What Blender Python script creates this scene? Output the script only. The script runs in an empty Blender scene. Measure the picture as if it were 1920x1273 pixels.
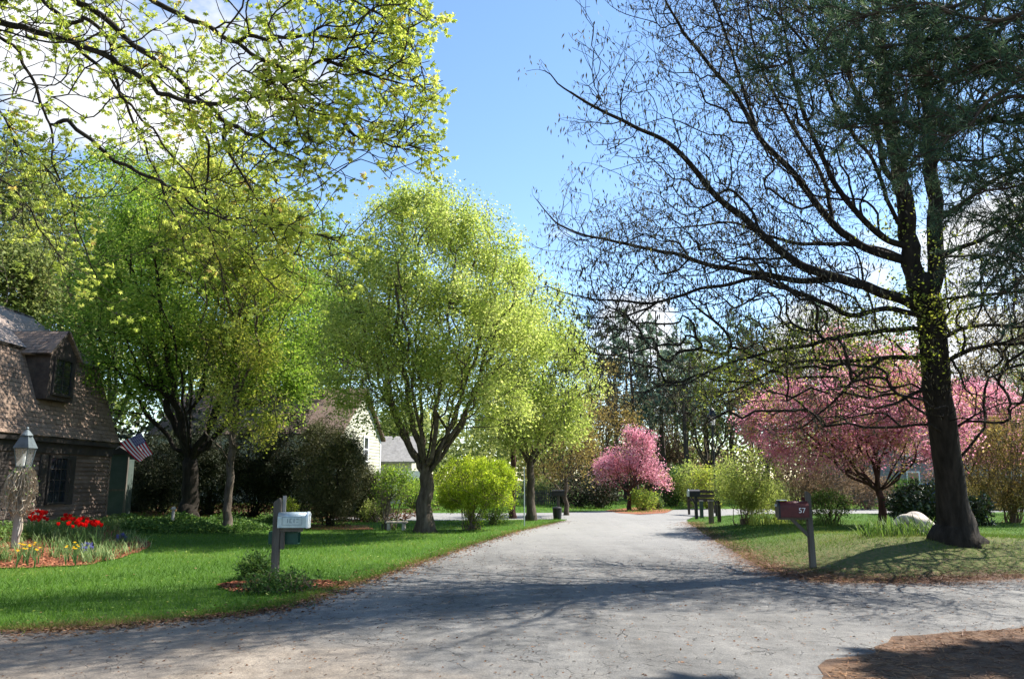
import bpy, bmesh, math
import numpy as np
from mathutils import Vector

sc = bpy.context.scene
COL = sc.collection
R = math.radians
# ------------------------------------------------------------------ camera geometry (used to turn measured picture points into real places)
F, CX, CY = 1464.0, 960.0, 636.5
PITCH = math.atan(263.5 / F)
CP, SP = math.cos(PITCH), math.sin(PITCH)
EYE = 1.65


def S(v):
    v = np.clip(v, 0, 1)
    return v * v * (3 - 2 * v)


OAK = (8.84, 16.0)


def inside(pts, poly):
    x, y = pts[:, 0], pts[:, 1]; r = np.zeros(len(pts), bool)
    a = np.asarray(poly)[:, :2]; b = np.roll(a, -1, 0)
    for (x0, y0), (x1, y1) in zip(a, b):
        c = (y0 > y) != (y1 > y)
        with np.errstate(divide='ignore', invalid='ignore'):
            r ^= c & (x < (x1 - x0) * (y - y0) / (y1 - y0 if y1 != y0 else 1e-9) + x0)
    return r


def P(px, py, t):
    up = (CY - py) / F * t
    return np.array([(px - CX) / F * t, t * CP - up * SP, EYE + t * SP + up * CP])


def G0(px, py):
    v = (CY - py) / F
    return P(px, py, -EYE / (SP + v * CP))


# the right-hand lawn is a low bank above the road and the side drive
EDGE_R = [G0(x, y)[:2] for x, y in ((1302, 968.5), (1288, 974), (1290, 980), (1312, 994), (1340, 1013), (1380, 1037), (1420, 1061), (1470, 1081), (1540, 1092), (1700, 1094), (1800, 1090), (1920, 1083))] + [np.array((16, 14.3)), np.array((45, 15.5))]
EDGE_B = [G0(x, y)[:2] for x, y in ((1302, 968.5), (1400, 967), (1600, 966), (1920, 962))]
EDGE_B.append(np.array((45, EDGE_B[-1][1])))
BANK = np.array(EDGE_R + EDGE_B[::-1])


def h(x, y):
    x = np.asarray(x, float); y = np.asarray(y, float); shp = np.broadcast(x, y).shape
    x = np.broadcast_to(x, shp).ravel(); y = np.broadcast_to(y, shp).ravel()
    z = 0.30 * S((-x - 7.5) / 5) * S((y - 13) / 7)
    c = np.where((x > 4) & (x < 45) & (y > 12) & (y < 45))[0]
    if len(c):
        p = np.stack([x[c], y[c]], -1); p_in = inside(p, BANK)
        c = c[p_in]; p = p[p_in]
        if len(c):
            d = np.full(len(c), 1e9)
            E = EDGE_R + [None] + EDGE_B
            for a, b in zip(E, E[1:]):
                if a is None or b is None: continue
                e = b - a; u = np.clip(((p - a) @ e) / (e @ e), 0, 1)
                d = np.minimum(d, np.linalg.norm(p - a - u[:, None] * e, axis=1))
            amp = .2 + .30 * np.exp(-((p[:, 0] - OAK[0]) ** 2 + (p[:, 1] - OAK[1]) ** 2) / 22.0)
            z = z.copy(); z[c] += amp * S(d / 2.7)
    return z.reshape(shp)


TS = np.concatenate([np.arange(3, 30, .04), np.arange(30, 60, .1), np.arange(60, 200, .5)])


def G(px, py, dz=0.0):
    v = (CY - py) / F
    zz = EYE + TS * (SP + v * CP); X_ = (px - CX) / F * TS; Y_ = TS * (CP - v * SP)
    k = int(np.argmax(zz < h(X_, Y_))); k = max(k, 1)
    f0, f1 = (zz[j] - float(h(X_[j], Y_[j])) for j in (k - 1, k))
    p = P(px, py, TS[k - 1] + (TS[k] - TS[k - 1]) * f0 / (f0 - f1 + 1e-12))
    p[2] = float(h(p[0], p[1])) + dz
    return p


def GT(px, py):
    """ground point and its depth"""
    p = G(px, py)
    return p, p[1] * CP + (p[2] - EYE) * SP


# ------------------------------------------------------------------ scene helpers
def link(o, parent=None):
    COL.objects.link(o)
    if parent is not None:
        o.parent = parent
    return o


def tag(o, label=None, cat=None, group=None, kind=None):
    if label: o['label'] = label
    if cat: o['category'] = cat
    if group: o['group'] = group
    if kind: o['kind'] = kind
    return o


def empty(name, loc, label=None, cat=None, group=None, rz=0.0):
    o = bpy.data.objects.new(name, None)
    o.empty_display_size = 0.2
    o.location = tuple(float(c) for c in loc)
    o.rotation_euler = (0, 0, rz)
    link(o)
    return tag(o, label, cat, group)


def mesh(name, V, faces, mats, parent=None, tint=None, smooth=False, midx=None):
    """faces: list of (N,k) int arrays"""
    me = bpy.data.meshes.new(name)
    V = np.asarray(V, np.float32).reshape(-1, 3)
    faces = [np.asarray(f, np.int32) for f in faces if len(f)]
    nf = sum(len(f) for f in faces)
    me.vertices.add(len(V)); me.vertices.foreach_set('co', V.ravel())
    loops = np.concatenate([f.ravel() for f in faces])
    tot = np.concatenate([np.full(len(f), f.shape[1], np.int32) for f in faces])
    me.loops.add(len(loops)); me.loops.foreach_set('vertex_index', loops)
    me.polygons.add(nf)
    st = np.zeros(nf, np.int32); st[1:] = np.cumsum(tot)[:-1]
    me.polygons.foreach_set('loop_start', st)
    me.polygons.foreach_set('loop_total', tot)
    if midx is not None: me.polygons.foreach_set('material_index', np.asarray(midx, np.int32))
    me.polygons.foreach_set('use_smooth', np.full(nf, bool(smooth)))
    if tint is not None:
        at = me.attributes.new('tint', 'FLOAT', 'FACE')
        at.data.foreach_set('value', np.asarray(tint, np.float32))
    for m in (mats if isinstance(mats, (list, tuple)) else [mats]): me.materials.append(m)
    me.update(calc_edges=True)
    o = bpy.data.objects.new(name, me)
    return link(o, parent)


class MB:
    """collects simple solids into one mesh (local coordinates)"""
    def __init__(self): self.V = []; self.F = []; self.M = []; self.n = 0

    def add(self, V, Fs, m=0):
        V = np.asarray(V, float)
        self.V.append(V)
        for f in Fs:
            self.F.append([i + self.n for i in f]); self.M.append(m)
        self.n += len(V)
        return self

    def box(self, a, b, m=0, rot=None, piv=None):
        x0, y0, z0 = a; x1, y1, z1 = b
        V = np.array([[x0, y0, z0], [x1, y0, z0], [x1, y1, z0], [x0, y1, z0], [x0, y0, z1], [x1, y0, z1], [x1, y1, z1], [x0, y1, z1]], float)
        if rot is not None:
            piv = np.array(piv if piv is not None else (0, 0, 0), float)
            V = (V - piv) @ np.array(rot).T + piv
        return self.add(V, [(0, 3, 2, 1), (4, 5, 6, 7), (0, 1, 5, 4), (1, 2, 6, 5), (2, 3, 7, 6), (3, 0, 4, 7)], m)

    def prism(self, prof, axis, a, b, m=0):
        """prof: 2-D points; axis 0: prof is (y,z), 1: (x,z), 2: (x,y)"""
        n = len(prof); V = []
        for s in (a, b):
            for p, q in prof:
                V.append((s, p, q) if axis == 0 else (p, s, q) if axis == 1 else (p, q, s))
        Fs = [tuple(range(n)), tuple(range(2 * n - 1, n - 1, -1))]
        for i in range(n):
            j = (i + 1) % n
            Fs.append((i, i + n, j + n, j))
        return self.add(V, Fs, m)

    def lathe(self, prof, n=16, c=(0, 0, 0), m=0):
        V = []
        for r, z in prof:
            for k in range(n):
                a = 2 * math.pi * k / n
                V.append((c[0] + r * math.cos(a), c[1] + r * math.sin(a), c[2] + z))
        Fs = []
        for i in range(len(prof) - 1):
            for k in range(n):
                k2 = (k + 1) % n
                Fs.append((i * n + k, i * n + k2, (i + 1) * n + k2, (i + 1) * n + k))
        Fs.append(tuple(range(n - 1, -1, -1))); Fs.append(tuple((len(prof) - 1) * n + k for k in range(n)))
        return self.add(V, Fs, m)

    def bar(self, p, q, r, n=8, m=0, r2=None):
        p = np.array(p, float); q = np.array(q, float); d = q - p; d /= np.linalg.norm(d)
        ref = np.array((0, 0, 1.0)) if abs(d[2]) < .9 else np.array((1.0, 0, 0))
        u = np.cross(d, ref); u /= np.linalg.norm(u); w = np.cross(d, u)
        r2 = r if r2 is None else r2
        V = []
        for c, rr in ((p, r), (q, r2)):
            for k in range(n):
                a = 2 * math.pi * (k + .5) / n
                V.append(c + rr * (math.cos(a) * u + math.sin(a) * w))
        Fs = [(k, (k + 1) % n, n + (k + 1) % n, n + k) for k in range(n)] + [tuple(range(n - 1, -1, -1)), tuple(range(n, 2 * n))]
        return self.add(V, Fs, m)

    def build(self, name, mats, parent=None, bevel=0.0, smooth=False):
        me = bpy.data.meshes.new(name)
        me.from_pydata(np.concatenate(self.V).tolist(), [], self.F)
        for m in (mats if isinstance(mats, (list, tuple)) else [mats]): me.materials.append(m)
        me.polygons.foreach_set('material_index', self.M)
        bm = bmesh.new(); bm.from_mesh(me)
        bmesh.ops.recalc_face_normals(bm, faces=bm.faces)
        if bevel > 0:
            es = [e for e in bm.edges if len(e.link_faces) == 2 and e.calc_face_angle(0) > 0.6]
            bmesh.ops.bevel(bm, geom=es, offset=bevel, segments=2, affect='EDGES', clamp_overlap=True)
        bm.to_mesh(me); bm.free()
        if smooth:
            me.polygons.foreach_set('use_smooth', [True] * len(me.polygons))
        me.update()
        return link(bpy.data.objects.new(name, me), parent)


# ------------------------------------------------------------------ materials
def newmat(name):
    m = bpy.data.materials.new(name); m.use_nodes = True
    nt = m.node_tree; nt.nodes.clear()
    out = nt.nodes.new('ShaderNodeOutputMaterial')
    return m, nt, out


def N(nt, t, **kw):
    n = nt.nodes.new(t)
    for k, v in kw.items():
        if k.startswith('i_'): n.inputs[k[2:]].default_value = v
        else: setattr(n, k, v)
    return n


def ramp(nt, stops, fac=None, interp='LINEAR'):
    r = nt.nodes.new('ShaderNodeValToRGB'); e = r.color_ramp.elements
    r.color_ramp.interpolation = interp
    e[0].position, e[0].color = stops[0][0], (*stops[0][1], 1)
    e[1].position, e[1].color = stops[-1][0], (*stops[-1][1], 1)
    for p, c in stops[1:-1]:
        x = e.new(p); x.color = (*c, 1)
    if fac is not None: nt.links.new(fac, r.inputs['Fac'])
    return r


def noise(nt, vec, scale, detail=4, rough=.55, dist=0.0):
    n = N(nt, 'ShaderNodeTexNoise')
    n.inputs['Scale'].default_value = scale; n.inputs['Detail'].default_value = detail
    n.inputs['Roughness'].default_value = rough; n.inputs['Distortion'].default_value = dist
    if vec is not None: nt.links.new(vec, n.inputs['Vector'])
    return n.outputs['Fac']


def mixc(nt, fac, a, b, mode='MIX'):
    m = N(nt, 'ShaderNodeMix', data_type='RGBA', blend_type=mode)
    if isinstance(fac, (int, float)): m.inputs[0].default_value = fac
    else: nt.links.new(fac, m.inputs[0])
    for i, c in ((6, a), (7, b)):
        if isinstance(c, tuple): m.inputs[i].default_value = (*c, 1)
        else: nt.links.new(c, m.inputs[i])
    return m.outputs[2]


def mth(nt, op, a, b=None, clamp=False):
    m = N(nt, 'ShaderNodeMath', operation=op, use_clamp=clamp)
    for i, v in enumerate((a, b)):
        if v is None: continue
        if isinstance(v, (int, float)): m.inputs[i].default_value = v
        else: nt.links.new(v, m.inputs[i])
    return m.outputs[0]


def mrange(nt, v, a, b, c=0.0, d=1.0, smooth=True):
    m = N(nt, 'ShaderNodeMapRange', interpolation_type='SMOOTHSTEP' if smooth else 'LINEAR', clamp=True)
    nt.links.new(v, m.inputs['Value'])
    for k, x in zip(('From Min', 'From Max', 'To Min', 'To Max'), (a, b, c, d)): m.inputs[k].default_value = x
    return m.outputs['Result']


def paint(name, stops, scale=3.0, rough=.7, bump=.3, bscale=None, metal=0.0, spec=.3, stretch=None, detail=6):
    """a surface whose colour runs through stops with noise, and a bump"""
    m, nt, out = newmat(name)
    tc = N(nt, 'ShaderNodeTexCoord').outputs['Object']
    if stretch:
        mp = N(nt, 'ShaderNodeMapping'); mp.inputs['Scale'].default_value = stretch
        nt.links.new(tc, mp.inputs['Vector']); tc = mp.outputs['Vector']
    f = noise(nt, tc, scale, detail, .62)
    lo, hi = .3, .7
    st = [(lo + (hi - lo) * p, c) for p, c in stops]
    c = ramp(nt, st, f).outputs['Color']
    b = N(nt, 'ShaderNodeBsdfPrincipled')
    b.inputs['Roughness'].default_value = rough; b.inputs['Metallic'].default_value = metal
    b.inputs['Specular IOR Level'].default_value = spec
    nt.links.new(c, b.inputs['Base Color'])
    if bump:
        f2 = noise(nt, tc, bscale or scale * 6, 5, .6)
        bp = N(nt, 'ShaderNodeBump'); bp.inputs['Strength'].default_value = bump; bp.inputs['Distance'].default_value = .02
        nt.links.new(f2, bp.inputs['Height']); nt.links.new(bp.outputs['Normal'], b.inputs['Normal'])
    nt.links.new(b.outputs[0], out.inputs[0])
    return m


def leafmat(name, stops, trans=.45, rough=.6, spec=.15):
    m, nt, out = newmat(name)
    a = N(nt, 'ShaderNodeAttribute', attribute_name='tint')
    c = ramp(nt, stops, a.outputs['Fac']).outputs['Color']
    d = N(nt, 'ShaderNodeBsdfPrincipled'); d.inputs['Roughness'].default_value = rough
    d.inputs['Specular IOR Level'].default_value = spec
    nt.links.new(c, d.inputs['Base Color'])
    t = N(nt, 'ShaderNodeBsdfTranslucent')
    hs = N(nt, 'ShaderNodeHueSaturation'); hs.inputs['Saturation'].default_value = 1.1; hs.inputs['Value'].default_value = 1.25
    nt.links.new(c, hs.inputs['Color']); nt.links.new(hs.outputs[0], t.inputs['Color'])
    mx = N(nt, 'ShaderNodeMixShader'); mx.inputs[0].default_value = trans
    nt.links.new(d.outputs[0], mx.inputs[1]); nt.links.new(t.outputs[0], mx.inputs[2])
    nt.links.new(mx.outputs[0], out.inputs[0])
    return m


def barkmat(name, lo, hi, scale=9, stretch=(1, 1, .22), bump=.9):
    return paint(name, [(0, lo), (.55, tuple((a + b) / 2 for a, b in zip(lo, hi))), (1, hi)], scale, .9, bump, scale * 1.6, spec=.1, stretch=stretch)


M = {}
M['bark_dark'] = barkmat('oak_bark', (.012, .010, .008), (.045, .037, .030))
M['bark'] = barkmat('maple_bark', (.035, .027, .02), (.14, .115, .09))
M['bark_light'] = barkmat('grey_bark', (.07, .058, .045), (.22, .19, .15))
M['bark_red'] = barkmat('cherry_bark', (.03, .016, .014), (.11, .06, .05))
M['bark_pine'] = barkmat('pine_bark', (.03, .024, .02), (.11, .085, .07))
M['twig'] = barkmat('twig_bark', (.09, .065, .045), (.26, .2, .15))
M['vine'] = barkmat('dry_vine_stem', (.22, .17, .12), (.48, .41, .32))
M['l_maple'] = leafmat('maple_leaf', [(0, (.15, .215, .04)), (.5, (.35, .42, .105)), (1, (.53, .55, .2))], .55)
M['l_fore'] = leafmat('young_maple_leaf', [(0, (.23, .30, .06)), (.45, (.43, .49, .11)), (.85, (.55, .57, .17)), (1, (.56, .42, .15))], .65)
M['l_green'] = leafmat('green_leaf', [(0, (.07, .13, .02)), (.5, (.18, .28, .05)), (1, (.38, .44, .10))], .55)
M['l_tall'] = leafmat('olive_leaf', [(0, (.13, .17, .03)), (.5, (.27, .32, .06)), (1, (.42, .40, .10))], .55)
M['l_bg'] = leafmat('woodland_leaf', [(0, (.08, .105, .03)), (.5, (.18, .22, .07)), (1, (.33, .34, .12))], .45)
M['l_tan'] = leafmat('tan_leaf', [(0, (.12, .085, .03)), (.5, (.25, .185, .065)), (1, (.36, .30, .11))], .45)
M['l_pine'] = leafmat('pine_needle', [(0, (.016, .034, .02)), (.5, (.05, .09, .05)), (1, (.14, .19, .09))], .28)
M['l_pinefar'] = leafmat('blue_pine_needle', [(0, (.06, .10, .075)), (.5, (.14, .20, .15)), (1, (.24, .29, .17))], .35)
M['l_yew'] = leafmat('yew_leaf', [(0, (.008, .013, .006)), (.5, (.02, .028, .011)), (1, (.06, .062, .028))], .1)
M['l_juniper'] = leafmat('juniper_leaf', [(0, (.03, .035, .014)), (.5, (.075, .08, .03)), (1, (.17, .16, .075))], .2)
M['l_pink'] = leafmat('pink_blossom', [(0, (.36, .13, .17)), (.45, (.66, .32, .39)), (.85, (.80, .50, .56)), (1, (.40, .32, .12))], .5)
M['l_pinkdark'] = leafmat('rose_blossom', [(0, (.30, .10, .15)), (.32, (.60, .25, .34)), (.62, (.76, .42, .50)), (.76, (.46, .34, .18)), (1, (.40, .35, .11))], .52)
M['l_forsythia'] = leafmat('lime_leaf', [(0, (.12, .19, .02)), (.5, (.28, .37, .045)), (1, (.46, .50, .09))], .55)
M['l_shrub'] = leafmat('soft_green_leaf', [(0, (.14, .18, .04)), (.5, (.3, .36, .09)), (1, (.48, .51, .18))], .5)
M['l_russet'] = leafmat('russet_bud', [(0, (.09, .055, .035)), (.5, (.19, .13, .085)), (1, (.3, .22, .13))], .35)
M['l_rhodo'] = leafmat('rhododendron_leaf', [(0, (.012, .026, .01)), (.5, (.035, .06, .02)), (1, (.09, .12, .04))], .12, .35, .5)
M['l_catkin'] = leafmat('oak_catkin', [(0, (.05, .045, .034)), (.5, (.12, .105, .07)), (.85, (.2, .18, .09)), (1, (.34, .32, .1))], .3)
M['l_cover'] = leafmat('ground_cover_leaf', [(0, (.025, .06, .015)), (.5, (.06, .12, .025)), (1, (.17, .24, .06))], .3)
M['l_bed'] = leafmat('flower_bed_leaf', [(0, (.05, .10, .03)), (.5, (.14, .22, .07)), (1, (.36, .42, .2))], .4)
M['l_grass'] = leafmat('grass_blade', [(0, (.05, .11, .015)), (.5, (.11, .21, .03)), (.85, (.18, .26, .05)), (1, (.32, .30, .11))], .45)
M['l_thin'] = leafmat('thin_grass_blade', [(0, (.04, .085, .015)), (.5, (.10, .165, .03)), (.85, (.18, .20, .05)), (1, (.26, .17, .08))], .38)
M['needle'] = leafmat('fallen_needle', [(0, (.07, .032, .016)), (.5, (.165, .08, .04)), (1, (.29, .165, .085))], .1)
M['chip'] = leafmat('mulch_chip', [(0, (.11, .035, .017)), (.5, (.25, .088, .042)), (1, (.38, .17, .09))], .0, .9)

M['post'] = paint('weathered_post', [(0, (.05, .042, .034)), (1, (.16, .14, .115))], 6, .85, .5, 40, stretch=(1, 1, .12))
M['post_pale'] = paint('pale_post', [(0, (.2, .18, .16)), (1, (.42, .39, .36))], 6, .85, .4, 40, stretch=(1, 1, .12))
M['galv'] = paint('galvanised_steel', [(0, (.30, .36, .36)), (1, (.48, .54, .54))], 9, .42, .06, 30, metal=.35, spec=.5)
M['galv_door'] = paint('bright_steel', [(0, (.55, .6, .62)), (1, (.72, .76, .76))], 9, .4, .05, 30, metal=.3, spec=.5)
M['box_green'] = paint('green_plastic', [(0, (.008, .05, .035)), (1, (.016, .075, .05))], 5, .45, .03)
M['box_red'] = paint('faded_red_enamel', [(0, (.07, .016, .016)), (1, (.12, .025, .022))], 8, .5, .05)
M['black'] = paint('black_metal', [(0, (.01, .01, .012)), (1, (.022, .022, .025))], 5, .45, .05)
M['white'] = paint('white_paint', [(0, (.7, .7, .68)), (1, (.84, .84, .82))], 4, .5, .05)
M['ink'] = paint('dark_lettering', [(0, (.17, .2, .22)), (1, (.21, .24, .26))], 4, .6, 0)
M['rock'] = paint('pale_granite', [(0, (.26, .22, .18)), (.6, (.46, .41, .35)), (1, (.58, .54, .47))], 5, .85, .7, 16)
M['siding'] = paint('brown_clapboard', [(0, (.06, .04, .03)), (.5, (.12, .083, .064)), (1, (.2, .145, .115))], 2.5, .85, .3, 30, stretch=(1, .25, 1))
M['siding_dark'] = paint('dark_brown_board', [(0, (.03, .022, .018)), (1, (.075, .056, .045))], 4, .85, .3, 30)  # dormer boards, a darker brown than the house siding
M['trim_dark'] = paint('dark_trim', [(0, (.02, .016, .014)), (1, (.045, .036, .03))], 5, .7, .1)
M['cream'] = paint('cream_clapboard', [(0, (.40, .385, .29)), (1, (.48, .465, .36))], .8, .6, .04)
M['grey_roof'] = paint('grey_shingle', [(0, (.16, .155, .15)), (1, (.28, .27, .26))], 4, .9, .4, 25)
M['shed'] = paint('grey_green_board', [(0, (.04, .06, .05)), (1, (.07, .09, .075))], 3, .7, .1)
M['blue'] = paint('blue_car_paint', [(0, (.03, .06, .28)), (1, (.05, .09, .38))], 3, .25, 0, spec=.6)
M['tyre'] = paint('tyre_rubber', [(0, (.012, .012, .012)), (1, (.03, .03, .03))], 9, .8, .1)
M['soil'] = paint('mulch_soil', [(0, (.09, .03, .015)), (.5, (.20, .07, .032)), (1, (.34, .14, .07))], 9, .95, 1.0, 40)
M['soil_dark'] = paint('needle_duff', [(0, (.045, .026, .016)), (.5, (.10, .057, .032)), (1, (.18, .11, .062))], 3.5, .95, .8, 30, detail=10)
M['bloom_red'] = leafmat('red_petal', [(0, (.42, .006, .008)), (.5, (.66, .015, .015)), (1, (.78, .04, .03))], .45)
M['bloom_yellow'] = leafmat('yellow_petal', [(0, (.7, .42, .02)), (1, (.85, .65, .08))], .4)
M['bloom_blue'] = leafmat('blue_petal', [(0, (.09, .08, .35)), (1, (.2, .19, .55))], .3)
M['stem'] = leafmat('flower_stem', [(0, (.05, .11, .03)), (1, (.14, .22, .08))], .3)
M['flag_red'] = leafmat('flag_red', [(0, (.42, .015, .03)), (1, (.45, .018, .035))], .35)
M['flag_white'] = leafmat('flag_white', [(0, (.75, .75, .76)), (1, (.8, .8, .8))], .35)
M['flag_blue'] = leafmat('flag_blue', [(0, (.025, .02, .13)), (1, (.03, .025, .15))], .3)


def glassmat(name, col=(.6, .65, .66), alpha=.35):
    m, nt, out = newmat(name)
    g = N(nt, 'ShaderNodeBsdfGlossy'); g.inputs['Roughness'].default_value = .08; g.inputs['Color'].default_value = (.8, .85, .9, 1)
    d = N(nt, 'ShaderNodeBsdfTranslucent'); d.inputs['Color'].default_value = (*col, 1)
    t = N(nt, 'ShaderNodeBsdfTransparent')
    m1 = N(nt, 'ShaderNodeMixShader'); m1.inputs[0].default_value = .25
    nt.links.new(d.outputs[0], m1.inputs[1]); nt.links.new(g.outputs[0], m1.inputs[2])
    m2 = N(nt, 'ShaderNodeMixShader'); m2.inputs[0].default_value = alpha
    nt.links.new(t.outputs[0], m2.inputs[1]); nt.links.new(m1.outputs[0], m2.inputs[2])
    nt.links.new(m2.outputs[0], out.inputs[0])
    return m


M['lantern_glass'] = glassmat('frosted_lantern_glass', (.6, .62, .6), .45)
M['pane'] = paint('window_pane', [(0, (.01, .012, .015)), (1, (.02, .025, .03))], 2, .08, 0, spec=.8)


def shingle(name, c0, c1, c2, bh=.14):
    m, nt, out = newmat(name)
    tc = N(nt, 'ShaderNodeUVMap')
    b = N(nt, 'ShaderNodeTexBrick')
    b.inputs['Scale'].default_value = 1.0; b.inputs['Brick Width'].default_value = .28; b.inputs['Row Height'].default_value = bh
    b.inputs['Mortar Size'].default_value = .008; b.inputs['Bias'].default_value = 0
    b.inputs['Color1'].default_value = (*c0, 1); b.inputs['Color2'].default_value = (*c1, 1); b.inputs['Mortar'].default_value = (.03, .024, .02, 1)
    nt.links.new(tc.outputs[0], b.inputs['Vector'])
    tc2 = N(nt, 'ShaderNodeTexCoord')
    f = noise(nt, tc2.outputs['Object'], 2.2, 8, .65)
    c = mixc(nt, mrange(nt, f, .42, .62), b.outputs['Color'], c2)
    p = N(nt, 'ShaderNodeBsdfPrincipled'); p.inputs['Roughness'].default_value = .95; p.inputs['Specular IOR Level'].default_value = .15
    nt.links.new(c, p.inputs['Base Color'])
    bp = N(nt, 'ShaderNodeBump'); bp.inputs['Strength'].default_value = .8; bp.inputs['Distance'].default_value = .02
    hgt = mth(nt, 'SUBTRACT', noise(nt, tc2.outputs['Object'], 20, 3), b.outputs['Fac'])
    nt.links.new(hgt, bp.inputs['Height']); nt.links.new(bp.outputs[0], p.inputs['Normal'])
    nt.links.new(p.outputs[0], out.inputs[0])
    return m


M['shingle'] = shingle('wood_shingle', (.17, .115, .083), (.26, .185, .14), (.21, .15, .112))
M['pale_shingle'] = shingle('weathered_shingle', (.30, .235, .195), (.40, .32, .27), (.35, .275, .23))
M['brown_roof'] = shingle('brown_shingle', (.16, .11, .085), (.2, .14, .11), (.18, .125, .1))


# ground materials -------------------------------------------------
def lawnmat():
    m, nt, out = newmat('lawn_ground')
    pos = N(nt, 'ShaderNodeNewGeometry').outputs['Position']
    f = noise(nt, pos, .35, 6, .6); g = noise(nt, pos, 14, 5, .65)
    sx = N(nt, 'ShaderNodeSeparateXYZ'); nt.links.new(pos, sx.inputs[0])
    c = ramp(nt, [(.3, (.03, .065, .012)), (.55, (.06, .12, .02)), (.75, (.09, .15, .03))], g).outputs['Color']
    dry = ramp(nt, [(.3, (.05, .075, .02)), (.5, (.09, .105, .035)), (.7, (.17, .12, .065))], g).outputs['Color']
    # the right-hand lawn is thin and dry, thickest wear near its edge
    k = mrange(nt, mth(nt, 'ADD', sx.outputs[0], mth(nt, 'MULTIPLY', f, 3.0)), 5.0, 7.0)
    k2 = mth(nt, 'MULTIPLY', k, mrange(nt, mth(nt, 'ADD', sx.outputs[1], mth(nt, 'MULTIPLY', f, 6)), 27, 20))
    p = N(nt, 'ShaderNodeBsdfPrincipled'); p.inputs['Roughness'].default_value = .95; p.inputs['Specular IOR Level'].default_value = .1
    nt.links.new(mixc(nt, k2, c, dry), p.inputs['Base Color'])
    bp = N(nt, 'ShaderNodeBump'); bp.inputs['Strength'].default_value = .8; bp.inputs['Distance'].default_value = .04
    nt.links.new(g, bp.inputs['Height']); nt.links.new(bp.outputs[0], p.inputs['Normal'])
    nt.links.new(p.outputs[0], out.inputs[0])
    return m


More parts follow.
